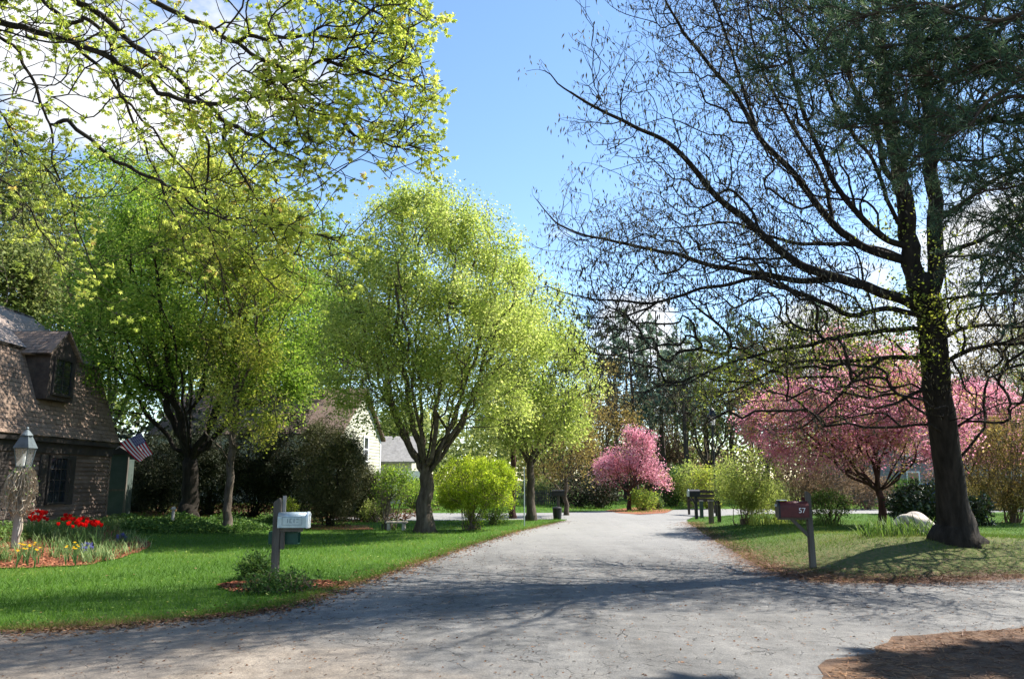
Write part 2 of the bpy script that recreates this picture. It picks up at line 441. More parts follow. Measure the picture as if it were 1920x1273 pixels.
def roadmat():
    m, nt, out = newmat('worn_asphalt')
    pos = N(nt, 'ShaderNodeNewGeometry').outputs['Position']
    sx = N(nt, 'ShaderNodeSeparateXYZ'); nt.links.new(pos, sx.inputs[0])
    big = noise(nt, pos, .5, 6, .6); mid = noise(nt, pos, 4, 8, .7); fine = noise(nt, pos, 55, 4, .75)
    base = ramp(nt, [(.3, (.09, .087, .082)), (.5, (.118, .114, .107)), (.7, (.152, .146, .137))], big).outputs['Color']
    base = mixc(nt, .55, base, ramp(nt, [(.3, (.3, .3, .3)), (.7, (.75, .74, .72))], mid).outputs['Color'], 'OVERLAY')
    base = mixc(nt, .55, base, ramp(nt, [(.32, (.16, .16, .16)), (.5, (.5, .5, .5)), (.68, (.88, .87, .85))], fine).outputs['Color'], 'OVERLAY')
    # cracks
    wn = N(nt, 'ShaderNodeTexNoise'); wn.inputs['Scale'].default_value = 1.6; wn.inputs['Detail'].default_value = 5
    nt.links.new(pos, wn.inputs['Vector'])
    va = N(nt, 'ShaderNodeVectorMath', operation='MULTIPLY_ADD'); va.inputs[1].default_value = (.9, .9, 0)
    nt.links.new(wn.outputs['Color'], va.inputs[0]); nt.links.new(pos, va.inputs[2])
    crk = None
    for s, w in ((1.3, .016), (3.4, .03)):
        v = N(nt, 'ShaderNodeTexVoronoi', feature='DISTANCE_TO_EDGE'); v.inputs['Scale'].default_value = s
        nt.links.new(va.outputs[0], v.inputs['Vector'])
        k = mrange(nt, v.outputs['Distance'], w * .25, w, 1, 0)
        k = mth(nt, 'MULTIPLY', k, mrange(nt, noise(nt, pos, .25 * s + .3, 4), .5, .62))
        crk = k if crk is None else mth(nt, 'MAXIMUM', crk, k)
    base = mixc(nt, mth(nt, 'MULTIPLY', crk, .85), base, (.03, .028, .026))
    # sandy wash over the left apron
    d = mth(nt, 'ADD', sx.outputs[0], mth(nt, 'MULTIPLY', mth(nt, 'SUBTRACT', sx.outputs[1], 8.0), 1.1))
    d = mth(nt, 'ADD', d, mth(nt, 'MULTIPLY', mth(nt, 'SUBTRACT', noise(nt, pos, .9, 6, .6), .5), 5.0))
    k = mrange(nt, d, .2, -3.4)
    sand = ramp(nt, [(.3, (.125, .098, .073)), (.5, (.19, .154, .118)), (.7, (.26, .218, .17))], noise(nt, pos, 6, 9, .72)).outputs['Color']
    sand = mixc(nt, .6, sand, ramp(nt, [(.3, (.15, .15, .15)), (.5, (.5, .5, .5)), (.7, (.9, .88, .85))], fine).outputs['Color'], 'OVERLAY')
    base = mixc(nt, mth(nt, 'MULTIPLY', k, .85), base, sand)
    mpt = N(nt, 'ShaderNodeMapping'); mpt.inputs['Scale'].default_value = (1.1, .09, 1); mpt.inputs['Rotation'].default_value = (0, 0, R(-9)); nt.links.new(pos, mpt.inputs['Vector'])
    trk = noise(nt, mpt.outputs[0], 1.3, 5, .6)
    base = mixc(nt, .5, base, ramp(nt, [(.35, (.3, .29, .28)), (.5, (.5, .5, .5)), (.66, (.7, .69, .67))], trk).outputs['Color'], 'OVERLAY')
    pt = mrange(nt, noise(nt, pos, .33, 2, .4), .6, .63)
    base = mixc(nt, mth(nt, 'MULTIPLY', pt, .3), base, (.09, .088, .086))
    # far end of the street painted paler, imitating grazing sun glare
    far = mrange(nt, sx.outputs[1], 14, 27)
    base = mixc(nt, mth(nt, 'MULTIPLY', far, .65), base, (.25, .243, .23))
    p = N(nt, 'ShaderNodeBsdfPrincipled'); p.inputs['Roughness'].default_value = .8; p.inputs['Specular IOR Level'].default_value = .35
    nt.links.new(base, p.inputs['Base Color'])
    bp = N(nt, 'ShaderNodeBump'); bp.inputs['Strength'].default_value = .7; bp.inputs['Distance'].default_value = .012
    hh = mth(nt, 'SUBTRACT', mth(nt, 'ADD', fine, mth(nt, 'MULTIPLY', mid, .6)), mth(nt, 'MULTIPLY', crk, 1.5))
    nt.links.new(hh, bp.inputs['Height']); nt.links.new(bp.outputs[0], p.inputs['Normal'])
    nt.links.new(p.outputs[0], out.inputs[0])
    return m


M['lawn'] = lawnmat()
M['road'] = roadmat()


# ------------------------------------------------------------------ plants
def nrm(v):
    return v / np.maximum(np.linalg.norm(v, axis=-1, keepdims=True), 1e-9)


class Wood:
    """a branching skeleton that is grown node by node and meshed as tapered tubes"""
    def __init__(s, root, rng):
        s.n = 1; cap = 4096
        s.pos = np.zeros((cap, 3)); s.par = np.full(cap, -1, int); s.dir = np.zeros((cap, 3)); s.pl = np.zeros(cap); s.rmin = np.zeros(cap)
        s.gcap = 9.0; s.pos[0] = root; s.dir[0] = (0, 0, 1); s.rng = rng

    def _need(s, k):
        while s.n + k > len(s.pos):
            for a in ('pos', 'dir'): setattr(s, a, np.concatenate([getattr(s, a), np.zeros_like(getattr(s, a))]))
            s.par = np.concatenate([s.par, np.full_like(s.par, -1)]); s.pl = np.concatenate([s.pl, np.zeros_like(s.pl)])
            s.rmin = np.concatenate([s.rmin, np.zeros_like(s.rmin)])

    def node(s, p, par, r=0.0):
        s._need(1); i = s.n
        s.pos[i] = p; s.par[i] = par; e = p - s.pos[par]; L = np.linalg.norm(e) + 1e-9
        s.dir[i] = e / L; s.pl[i] = s.pl[par] + L; s.rmin[i] = r; s.n += 1
        return i

    def poly(s, pts, r0=0.0, r1=0.0, step=.35, start=None, jit=.03):
        pts = np.asarray(pts, float)
        if start is None:
            start = int(np.argmin(np.linalg.norm(s.pos[:s.n] - pts[0], axis=1)))
        pts = np.concatenate([[s.pos[start]], pts[1:]])
        # Catmull-Rom resample
        Q = np.concatenate([[2 * pts[0] - pts[1]], pts, [2 * pts[-1] - pts[-2]]])
        out = []
        for i in range(1, len(Q) - 2):
            a, b, c, d = Q[i - 1:i + 3]
            k = max(1, int(np.ceil(np.linalg.norm(c - b) / step)))
            for j in range(1, k + 1):
                u = j / k
                out.append(.5 * ((2 * b) + (-a + c) * u + (2 * a - 5 * b + 4 * c - d) * u * u + (-a + 3 * b - 3 * c + d) * u ** 3))
        ids = [start]; m = len(out)
        for j, p in enumerate(out):
            f = (j + 1) / m
            ids.append(s.node(p + s.rng.normal(0, jit, 3) * (step > .1), ids[-1], r0 * (1 - f) + r1 * f))
        return ids

    def grow(s, pts, bf=.25, back=1.2, maxlen=None):
        o = np.argsort(np.linalg.norm(pts - s.pos[0], axis=1))
        for p in pts[o]:
            e = p - s.pos[:s.n]; L = np.linalg.norm(e, axis=1) + 1e-6
            c = (e * s.dir[:s.n]).sum(1) / L
            cost = L * (1 + back * np.maximum(0, .55 - c)) + bf * s.pl[:s.n]
            i = int(np.argmin(cost))
            if maxlen and L[i] > maxlen: continue
            s.node(p, i)

    def tips(s):
        has = np.zeros(s.n, bool); has[s.par[1:s.n]] = True
        return np.where(~has)[0]

    def twiglets(s, k, L, spread=.7, droop=0.0, src=None):
        t = s.tips() if src is None else src
        idx = np.repeat(t, k)
        d = nrm(s.dir[idx] + s.rng.normal(0, spread, (len(idx), 3)) + (0, 0, -droop))
        p = s.pos[idx] + d * (L * s.rng.uniform(.5, 1.2, len(idx)))[:, None]
        s._need(len(idx)); a, b = s.n, s.n + len(idx)
        s.pos[a:b] = p; s.par[a:b] = idx; s.dir[a:b] = d; s.pl[a:b] = s.pl[idx] + L; s.n = b
        return np.arange(a, b)

    def radii(s, rtip, rbase, cap=None):
        n = s.n; cnt = np.zeros(n)
        has = np.zeros(n, bool); has[s.par[1:n]] = True
        cnt[~has] = 1
        for i in range(n - 1, 0, -1): cnt[s.par[i]] += cnt[i]
        s.cnt = cnt
        e = math.log(max(cnt[0], 2)) / math.log(rbase / rtip)
        r = rtip * cnt ** (1 / e)
        rm = s.rmin[:n]
        r = np.where(rm > 0, np.maximum(rm, np.minimum(r, rm * 1.05)), r)
        if (rm > 0).sum() > 20:
            for i in range(1, n):
                if rm[i] > 0: continue
                p = s.par[i]; c = min(.5 * r[p], s.gcap) if rm[p] > 0 else r[p]
                if r[i] > c: r[i] = max(c, rtip * .8)
        s.r = r
        return r

    def tubes(s, origin, rmin_draw=0.0, flare=None):
        n = s.n; par = s.par[1:n]; ch = np.arange(1, n)
        # heaviest child continues its parent
        main = np.full(n, -1); best = np.zeros(n) - 1
        score = s.r[:n] + 1e-6 * s.cnt
        for c, p in zip(ch, par):
            if score[c] > best[p]: best[p] = score[c]; main[p] = c
        nd = s.dir[:n].copy()
        mm = main >= 0
        nd[mm] = nrm(nd[mm] + s.dir[main[mm]])
        nd[0] = s.dir[main[0]] if main[0] >= 0 else (0, 0, 1)
        ism = main[par] == ch
        p0 = s.pos[par]; p1 = s.pos[ch]; L = np.linalg.norm(p1 - p0, axis=1)[:, None]
        t0 = np.where(ism[:, None], nd[par], nrm(.35 * nd[par] + s.dir[ch])) * L
        t1 = nd[ch] * L
        r1 = s.r[ch]; r0 = np.where(ism, s.r[par], np.minimum(s.r[par], r1 * 1.25))
        VV, FF, base = [], [], 0
        for lo, hi, k, seg in ((.14, 9, 14, 2), (.05, .14, 9, 2), (.016, .05, 6, 2), (0, .016, 3, 2)):
            sel = np.where((r1 >= lo) & (r1 < hi) & (r1 >= rmin_draw))[0]
            if not len(sel): continue
            us = np.linspace(0, 1, seg + 1)
            rings = []
            for u in us:
                h00 = 2 * u ** 3 - 3 * u ** 2 + 1; h10 = u ** 3 - 2 * u ** 2 + u; h01 = -2 * u ** 3 + 3 * u ** 2; h11 = u ** 3 - u ** 2
                c = h00 * p0[sel] + h10 * t0[sel] + h01 * p1[sel] + h11 * t1[sel]
                d = (6 * u ** 2 - 6 * u) * p0[sel] + (3 * u ** 2 - 4 * u + 1) * t0[sel] + (6 * u - 6 * u ** 2) * p1[sel] + (3 * u ** 2 - 2 * u) * t1[sel]
                d = nrm(d)
                ref = np.array((.31, 1.0, .17)); w = nrm(np.cross(d, ref)); v = np.cross(d, w)
                rr = r0[sel] * (1 - u) + r1[sel] * u
                a = 2 * np.pi * np.arange(k) / k
                if flare is not None:
                    z = c[:, 2] - origin[2]
                    rr = rr * (1 + flare[0] * np.exp(-np.maximum(z, 0) / flare[1]))
                ring = c[:, None, :] + rr[:, None, None] * (np.cos(a)[None, :, None] * w[:, None, :] + np.sin(a)[None, :, None] * v[:, None, :])
                if flare is not None and k == 14:
                    wob = 1 + .55 * np.exp(-np.maximum(z, 0) / flare[1])[:, None] * (np.sin(6 * a + 1)[None, :] * .3 + np.sin(4 * a + .5)[None, :] * .12) + .03 * np.sin(4 * a + 2)[None, :]
                    ring = c[:, None, :] + (ring - c[:, None, :]) * wob[:, :, None]
                rings.append(ring)
            A = np.stack(rings, 1)                     # (m, seg+1, k, 3)
            m = len(sel); V = A.reshape(-1, 3)
            i0 = (np.arange(m)[:, None, None] * (seg + 1) + np.arange(seg)[None, :, None]) * k
            j = np.arange(k)[None, None, :]; j2 = (j + 1) % k
            q = np.stack([i0 + j, i0 + j2, i0 + k + j2, i0 + k + j], -1).reshape(-1, 4)
            VV.append(V); FF.append(q + base); base += len(V)
        return np.concatenate(VV) - np.asarray(origin), [np.concatenate(FF)]


SHAPES = {
    'leaf': (np.array([[0, 0, 0], [.45, .32, .06], [1, 0, -.04], [.45, -.32, .06]]), [[0, 1, 2, 3]]),
    'slim': (np.array([[0, 0, 0], [.4, .13, .03], [1, 0, 0], [.4, -.13, .03]]), [[0, 1, 2, 3]]),
    'strap': (np.array([[0, -.03, 0], [0, .03, 0], [.55, .028, .05], [.55, -.028, .05], [1, .004, -.12], [1, -.004, -.12]]), [[0, 1, 2, 3], [3, 2, 4, 5]]),
    'maple': (np.array([[0, 0, 0], [.42, .2, .03], [1, 0, -.1], [.42, -.2, .03],
                        [.28, .36, .03], [.62, .66, -.08], [.52, .22, .02],
                        [.28, -.36, .03], [.62, -.66, -.08], [.52, -.22, .02]]), [[0, 1, 2, 3], [0, 6, 5, 4], [0, 7, 8, 9]]),
    'blade': (np.array([[0, -.055, 0], [0, .055, 0], [1, 0, 0]]), [[0, 1, 2]]),
    'needle': (np.array([[0, -.042, 0], [0, .042, 0], [1, 0, -.03]]), [[0, 1, 2]]),
}


def leaves(shape, pos, axis, nor, size, tint, rng):
    T, Fs = SHAPES[shape]
    a = nrm(axis); b = nrm(np.cross(nor, a) + 1e-6); n = np.cross(a, b)
    V = pos[:, None, :] + size[:, None, None] * (T[None, :, 0:1] * a[:, None, :] + T[None, :, 1:2] * b[:, None, :] + T[None, :, 2:3] * n[:, None, :])
    Fs = np.array(Fs); k = len(T)
    q = (np.arange(len(pos))[:, None, None] * k + Fs[None]).reshape(-1, Fs.shape[1])
    return V.reshape(-1, 3), q, np.repeat(np.clip(tint, 0, 1), len(Fs))


def foliage(w, rng, n, size, shape='leaf', spread=.25, maxcnt=4, up=.9, droop=.0, clump=.22, base=.5, noise_=.16, zshift=0.0):
    """leaves clustered round the fine twigs of skeleton w"""
    c = np.where(w.cnt[:w.n] <= maxcnt)[0]
    own = rng.normal(0, clump, w.n)
    q_ = w.pos[c] * 2.1 / max(spread / .2, 1) + rng.uniform(0, 6, 3)
    wt = np.exp(.78 * (np.sin(q_[:, 0] + 1.7 * np.sin(q_[:, 2] * .8)) * np.sin(q_[:, 1] * 1.1 + 1.3 * np.sin(q_[:, 0] * .7)) + .8 * np.sin(q_[:, 2] * 1.3 + q_[:, 0] * .6)) + rng.normal(0, .5, len(c)))
    idx = rng.choice(c, n, p=wt / wt.sum())
    pos = w.pos[idx] + rng.normal(0, spread, (n, 3)) + (0, 0, zshift)
    nor = nrm(rng.normal(0, 1, (n, 3)) + (0, 0, up))
    ax = nrm(np.cross(nor, rng.normal(0, 1, (n, 3))) + w.dir[idx] * .4 + (0, 0, -droop))
    sz = size * rng.uniform(.45, 1.55, n)
    t = base + own[idx] + rng.normal(0, noise_, n)
    return leaves(shape, pos, ax, nor, sz, t, rng)


def blob(rng, n, ells, bias=2.2, zmin=None):
    """points in a union of ellipsoids, denser to the outside"""
    vol = np.array([r[0] * r[1] * r[2] for c, r in ells]); vol = vol / vol.sum()
    k = rng.choice(len(ells), n * 2, p=vol)
    d = nrm(rng.normal(0, 1, (n * 2, 3))); rad = rng.uniform(.02, 1, n * 2) ** (1 / (3 if bias is None else bias + .8))
    C = np.array([c for c, r in ells]); Rr = np.array([r for c, r in ells])
    p = C[k] + d * rad[:, None] * Rr[k]
    if zmin is not None: p = p[p[:, 2] > zmin]
    return p[:n]


def tree(name, label, cat, base, ells, fork, r, npts, nleaf, lsize, leaf, bark='bark', shape='leaf', leaders=6, seed=1, group=None,
         bf=.25, spread=.25, maxcnt=4, up=.9, droop=0., twig=2, twl=.3, rtip=.006, tbase=.5, clump=.22, lean=(0, 0), flare=(.5, .35), zmin=None, lead_top=.85, crown='crown', tnoise=.16):
    rng = np.random.default_rng(seed)
    base = np.asarray(base, float)
    w = Wood(base, rng)
    fk = base + np.array((lean[0], lean[1], fork))
    w.poly([base, base + (fk - base) * .5 + rng.normal(0, .03, 3), fk], r, r * .85, .3, 0)
    f = w.n - 1
    pts = blob(rng, npts, ells, zmin=zmin)
    if leaders:
        C = np.mean([c for c, q in ells], 0); mz = max(c[2] + q[2] for c, q in ells)
        tops = blob(rng, 400, ells, 6)
        tops = tops[tops[:, 2] > C[2] - .1]
        rngk = np.linspace(0, 2 * np.pi, leaders, endpoint=False) + rng.uniform(0, 1)
        for a in rngk:
            d = np.array((math.cos(a), math.sin(a)))
            sc_ = (tops[:, :2] - C[:2]) @ d - .35 * np.abs((tops[:, :2] - C[:2]) @ np.array((-d[1], d[0]))) + rng.uniform(0, 1.2, len(tops)) + .25 * tops[:, 2]
            e = tops[np.argmax(sc_)]
            e = fk + (e - fk) * lead_top
            m1 = fk + (e - fk) * .3; m1[:2] += d * .25; m1[2] += -.05
            m2 = fk + (e - fk) * .65; m2[:2] += d * .18
            w.poly([fk, m1, m2, e], 0, 0, .45, f, .05)
    w.grow(pts, bf)
    for _ in range(1): w.twiglets(twig, twl)
    w.radii(rtip, r)
    o = empty(name, base, label, cat, group)
    V, Fq = w.tubes(base, 0, flare)
    mesh('trunk', V, Fq, M[bark], o, smooth=True)
    V, q, t = foliage(w, rng, nleaf, lsize, shape, spread, maxcnt, up, droop, clump, tbase, tnoise)
    mesh(crown, V - base, [q], M[leaf], o, tint=t)
    return o


def shrub(name, label, cat, base, ells, nstem, npts, nleaf, lsize, leaf, bark='twig', shape='leaf', seed=1, group=None, r=.03, spread=.1, maxcnt=3, up=.4,
          tbase=.5, clump=.2, rtip=.004, foot=.12, bf=.35, twl=.15, zmin=None):
    rng = np.random.default_rng(seed); base = np.asarray(base, float)
    w = Wood(base - (0, 0, .1), rng)
    C = np.mean([c for c, q in ells], 0)
    tops = blob(rng, nstem, ells, 5)
    for e in tops:
        a = base + np.array((*rng.normal(0, foot, 2), 0))
        i = w.node(a, 0, r)
        m = a + (e - a) * .5; m[2] += .12 * np.linalg.norm(e - a); m[:2] -= (e - a)[:2] * .12
        w.poly([a, m, a + (e - a) * .9], 0, 0, .3, i, .02)
    w.grow(blob(rng, npts, ells, zmin=zmin), bf)
    w.twiglets(2, twl)
    w.radii(rtip, r * 2.2)
    o = empty(name, base, label, cat, group)
    V, Fq = w.tubes(base)
    mesh('stems', V, Fq, M[bark], o, smooth=True)
    V, q, t = foliage(w, rng, nleaf, lsize, shape, spread, maxcnt, up, 0, clump, tbase)
    keep = np.repeat(True, len(q))
    mesh('foliage', V - base, [q], M[leaf], o, tint=t)
    return o


def EL(px, py, t, rx, ry, rd=None):
    """ellipsoid measured in the picture: centre px,py at depth t, half-sizes in picture units -> metres"""
    return (P(px, py, t), np.array((rx * t / F, rd if rd else rx * t / F, ry * t / F)))


exec_parts = []
# ================================================================== SETTING
def tess(poly, dz, step, name, mat, parent=None, kind='structure', wob=0.0, rng=None, drape=True):
    """a ground sheet of any outline, laid over the terrain"""
    poly = [np.array(p[:2], float) for p in poly]
    if wob:
        out = []
        for a, b in zip(poly, poly[1:] + poly[:1]):
            L = np.linalg.norm(b - a); k = int(min(60, max(1, L / .25)))
            nn = np.array((-(b - a)[1], (b - a)[0])) / max(L, 1e-6)
            for j in range(k):
                out.append(a + (b - a) * j / k + (nn * rng.normal(0, wob) if j else 0))
        poly = out
    bm = bmesh.new()
    vs = [bm.verts.new((p[0], p[1], 0)) for p in poly]
    f = bm.faces.new(vs); bm.normal_update()
    if f.normal.z < 0: f.normal_flip()
    bmesh.ops.triangulate(bm, faces=[f])
    if step:
        xs = [v.co.x for v in bm.verts]; ys = [v.co.y for v in bm.verts]
        for ax, lo, hi in ((0, max(min(xs), -40), min(max(xs), 40)), (1, max(min(ys), -8), min(max(ys), 60))):
            c = lo + step
            while c < hi:
                co = (c, 0, 0) if ax == 0 else (0, c, 0); no = (1, 0, 0) if ax == 0 else (0, 1, 0)
                bmesh.ops.bisect_plane(bm, geom=bm.verts[:] + bm.edges[:] + bm.faces[:], plane_co=co, plane_no=no)
                c += step
    for v in bm.verts: v.co.z = dz + (float(h(v.co.x, v.co.y)) if drape else 0)
    me = bpy.data.meshes.new(name); bm.to_mesh(me); bm.free()
    me.materials.append(mat)
    o = link(bpy.data.objects.new(name, me), parent)
    if kind: o['kind'] = kind
    return o, np.array(poly)


rng0 = np.random.default_rng(7)
# lawn: one sheet to the horizon
gx = np.concatenate([[-1500, -500, -200, -100, -65], np.arange(-45, 45.1, .45), [65, 100, 200, 500, 1500]])
gy = np.concatenate([[-1500, -400, -100, -30], np.arange(-10, 60.1, .45), [75, 100, 150, 300, 700, 1500]])
X, Y = np.meshgrid(gx, gy)
V = np.stack([X, Y, h(X, Y)], -1).reshape(-1, 3)
nx = len(gx); i = (np.arange(len(gy) - 1)[:, None] * nx + np.arange(nx - 1)[None]).ravel()
lawn = mesh('lawn', V, [np.stack([i, i + 1, i + nx + 1, i + nx], -1)], M['lawn'], smooth=True)
lawn['kind'] = 'structure'

g = lambda *a: [G(x, y)[:2] for x, y in a]
ROAD = ([(-40, -8), (-40, 8.4), (-16, 8.8)] + g((-200, 1186), (0, 1182), (200, 1173), (400, 1153), (520, 1138), (600, 1113), (700, 1081), (800, 1049), (880, 1023), (960, 999), (1050, 978), (1062, 974.5), (1045, 973), (960, 974.5), (800, 976))
        + [(-40, G(800, 976)[1] + 1)] + [(-40, G(960, 962)[1] + 1)] + g((960, 962), (1060, 961), (1137, 957.5), (1160, 960), (1200, 962.5), (1245, 960), (1262, 956), (1300, 954), (1500, 954.5), (1920, 955))
        + [(45, G(1920, 955)[1])] + [(45, G(1920, 962)[1])] + g((1920, 962)) + EDGE_B[::-1][1:] + EDGE_R[1:] + [(45, -8)])
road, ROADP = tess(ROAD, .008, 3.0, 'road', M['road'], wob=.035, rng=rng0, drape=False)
NEED = g((1500, 1300), (1545, 1268), (1600, 1232), (1665, 1206), (1770, 1188), (1920, 1178)) + [(14, 10.6), (14, 1.5), (3.0, 1.5)]
need, NEEDP = tess(NEED, .013, 1.0, 'needle_bed', M['soil_dark'], wob=.07, rng=rng0)
BED = g((-160, 1072), (0, 1066), (60, 1065), (160, 1060), (230, 1046), (278, 1027), (286, 1020), (262, 1011), (238, 1001)) + [(-13.1, 26.9), (-13.3, 26.2), (-13.3, 13.0)]
bed, BEDP = tess(BED, .02, .6, 'flower_bed_soil', M['soil'], wob=.03, rng=rng0)
RING = [(-3.62 + 1.0 * math.cos(a) * (1 + .12 * math.sin(3 * a)), 12.78 + .74 * math.sin(a)) for a in np.linspace(0, 2 * np.pi, 26)[:-1]]
ring, RINGP = tess(RING, .014, .6, 'mulch_ring', M['soil'], wob=.03, rng=rng0)
ISL = g((1135, 957), (1160, 962), (1200, 964.5), (1248, 962), (1262, 955.5), (1200, 950))
isl, ISLP = tess(ISL, .016, 0, 'mulch_island', M['soil'], wob=.04, rng=rng0)
MB2 = g((560, 990), (600, 993.5), (700, 993), (690, 985), (590, 984))
mb2, MB2P = tess(MB2, .018, .6, 'mulch_strip', M['soil'], wob=.03, rng=rng0)
COVER = g((225, 1000), (300, 1002), (420, 1001), (505, 997), (580, 989), (580, 978), (225, 980))


def scatter(n, poly, rng, excl=(), lod=None, box=None):
    a = np.asarray(poly)[:, :2]; lo, hi = (a.min(0), a.max(0)) if box is None else box
    p = rng.uniform(lo, hi, (n, 2))
    k = inside(p, a)
    for e in excl: k &= ~inside(p, e)
    if lod: k &= rng.uniform(0, 1, n) < np.minimum(1, (lod / np.maximum(p[:, 1], 1)) ** 1.3)
    return p[k]


def patch(name, kindname, pts, shape, size, mat, rng, lean=.5, tint=.5, tn=.2, ps=.6, wscale=None, flat=False, tintfn=None, dz=0.0, label=None):
    n = len(pts)
    pos = np.stack([pts[:, 0], pts[:, 1], h(pts[:, 0], pts[:, 1]) + dz], -1)
    if flat:
        ax = np.concatenate([rng.normal(0, 1, (n, 2)), rng.normal(0, .12, (n, 1))], 1)
        nor = np.concatenate([rng.normal(0, .3, (n, 2)), np.ones((n, 1))], 1)
    else:
        ax = np.concatenate([rng.normal(0, lean, (n, 2)), np.ones((n, 1))], 1)
        nor = np.concatenate([rng.normal(0, 1, (n, 2)), rng.normal(0, .2, (n, 1))], 1)
    t = tint + rng.normal(0, tn, n)
    pn = np.sin(pts[:, 0] * 1.1 + 2 * np.sin(pts[:, 1] * .7)) * np.sin(pts[:, 1] * .9 + 1.5 * np.sin(pts[:, 0] * .6)) * .3
    t = t + pn
    if tintfn is not None: t = t + tintfn(pts)
    V, q, tt = leaves(shape, pos, ax, nor, size * rng.uniform(.6, 1.4, n), t, rng)
    o = mesh(name, V, [q], mat, tint=tt)
    o['kind'] = 'stuff'
    if label: o['label'] = label
    return o


rg = np.random.default_rng(11)
EXC = (ROADP, BEDP, RINGP)
LAWN_L = [(-24, 7.8), (-24, 34.5), (3, 34.5), (3, 28), (-2, 9)]
p = scatter(520000, LAWN_L, rg, EXC, lod=11)
p = p[~inside(p, np.array(COVER))]
patch('lawn_grass', 'grass', p, 'blade', .075, M['l_grass'], rg, .55, .42, .15)
# fringe of longer dry grass where the left lawn meets the pavement
edge = np.array(g((0, 1181), (200, 1172), (400, 1152), (520, 1137), (600, 1112), (700, 1080), (800, 1048), (880, 1022), (960, 998), (1050, 977)))
seg = rg.integers(0, len(edge) - 1, 14000); u = rg.uniform(0, 1, 14000)[:, None]
pe = edge[seg] * (1 - u) + edge[seg + 1] * u + rg.normal(0, 1, (14000, 2)) * rg.uniform(.03, .2, 14000)[:, None] + (-.02, .0)
patch('edge_grass', 'grass', pe, 'blade', .07, M['l_thin'], rg, .9, .62, .2)
seg = rg.integers(0, len(edge) - 1, 9000); u = rg.uniform(0, 1, 9000)[:, None]
pe = edge[seg] * (1 - u) + edge[seg + 1] * u + rg.normal(0, 1, (9000, 2)) * rg.uniform(.03, .35, 9000)[:, None] + (.1, -.12)
patch('kerb_litter', 'litter', pe, 'leaf', .05, M['needle'], rg, flat=True, tint=.5, tn=.28, dz=.016)
LAWN_R = [(3.5, 13), (3.5, 35), (34, 35), (34, 13)]
p = scatter(420000, LAWN_R, rg, (ROADP,), lod=13)
thin = .45 + .7 * S((np.sin(p[:, 0] * .9 + 1.3 * np.sin(p[:, 1] * .8)) * np.sin(p[:, 1] * .75 + p[:, 0] * .3) + .6) / 1.2)
thin *= np.where(p[:, 1] > 23, 1.4, S((p[:, 1] - 13.8) / 4) * .8 + .12)
p = p[rg.uniform(0, 1, len(p)) < thin]
patch('verge_grass', 'grass', p, 'blade', .07, M['l_thin'], rg, .8, .38, .17, tintfn=lambda q: np.where(q[:, 1] > 23, -.12, .06))
FAR = [(-45, 40), (-45, 62), (45, 62), (45, 40)]
p = scatter(60000, FAR, rg, (ROADP,))
patch('far_grass', 'grass', p, 'blade', .16, M['l_grass'], rg, .8, .5, .18)
p = scatter(5200, LAWN_L, rg, EXC, lod=12)
patch('lawn_weeds', 'grass', p, 'leaf', .04, M['l_shrub'], rg, flat=True, tint=.5, tn=.25, dz=.055)
p = scatter(1500, LAWN_L, rg, EXC, lod=12)
patch('lawn_clippings', 'litter', p, 'leaf', .035, M['needle'], rg, flat=True, tint=.8, tn=.25, dz=.05)
# fallen needles and leaf litter
p = scatter(60000, NEED, rg)
patch('pine_litter', 'litter', p, 'needle', .11, M['needle'], rg, flat=True, tint=.5, tn=.25, dz=.022)
e1 = np.array(EDGE_R[2:-1])
seg = rg.integers(0, len(e1) - 1, 26000); u = rg.uniform(0, 1, 26000)[:, None]
pe = e1[seg] * (1 - u) + e1[seg + 1] * u + rg.normal(0, 1, (26000, 2)) * rg.uniform(.05, .55, 26000)[:, None] + (.18, .25)
patch('verge_litter', 'litter', pe, 'needle', .12, M['needle'], rg, flat=True, tint=.55, tn=.25, dz=.018)
p = scatter(9000, [(-9, 6), (-9, 18), (14, 18), (14, 6)], rg)
p = p[inside(p, ROADP)]
patch('road_litter', 'litter', p, 'leaf', .03, M['needle'], rg, flat=True, tint=.45, tn=.3, dz=.015)
p = scatter(26000, BED, rg, lod=30); patch('bed_litter', 'litter', p, 'leaf', .055, M['chip'], rg, flat=True, tint=.5, tn=.25, dz=.035)
p = scatter(5000, RING, rg); patch('ring_litter', 'litter', p, 'leaf', .055, M['chip'], rg, flat=True, tint=.4, tn=.25, dz=.028)
# ================================================================== BUILT THINGS
def uvquads(name, quads, mat, parent, org, th=.06):
    """thin slabs with UVs in metres (for shingles)"""
    V, Fs, U = [], [], []
    for q in quads:
        a, b, c, d = [np.array(p, float) for p in q]
        e = (b - a) / np.linalg.norm(b - a); n = np.cross(b - a, d - a); n /= np.linalg.norm(n); w = np.cross(n, e)
        k = len(V)
        for off in (0, -th):
            for p in (a, b, c, d): V.append(p + n * off)
        for f in ((0, 1, 2, 3), (7, 6, 5, 4), (0, 4, 5, 1), (1, 5, 6, 2), (2, 6, 7, 3), (3, 7, 4, 0)):
            Fs.append([k + i for i in f])
            for i in f:
                p = V[k + i] - a; U.append((float(p @ e), float(p @ w)))
    me = bpy.data.meshes.new(name)
    me.from_pydata([tuple(v - np.array(org)) for v in V], [], Fs)
    uv = me.uv_layers.new(name='UVMap'); uv.data.foreach_set('uv', np.array(U, np.float32).ravel())
    me.materials.append(mat); me.update()
    return link(bpy.data.objects.new(name, me), parent)


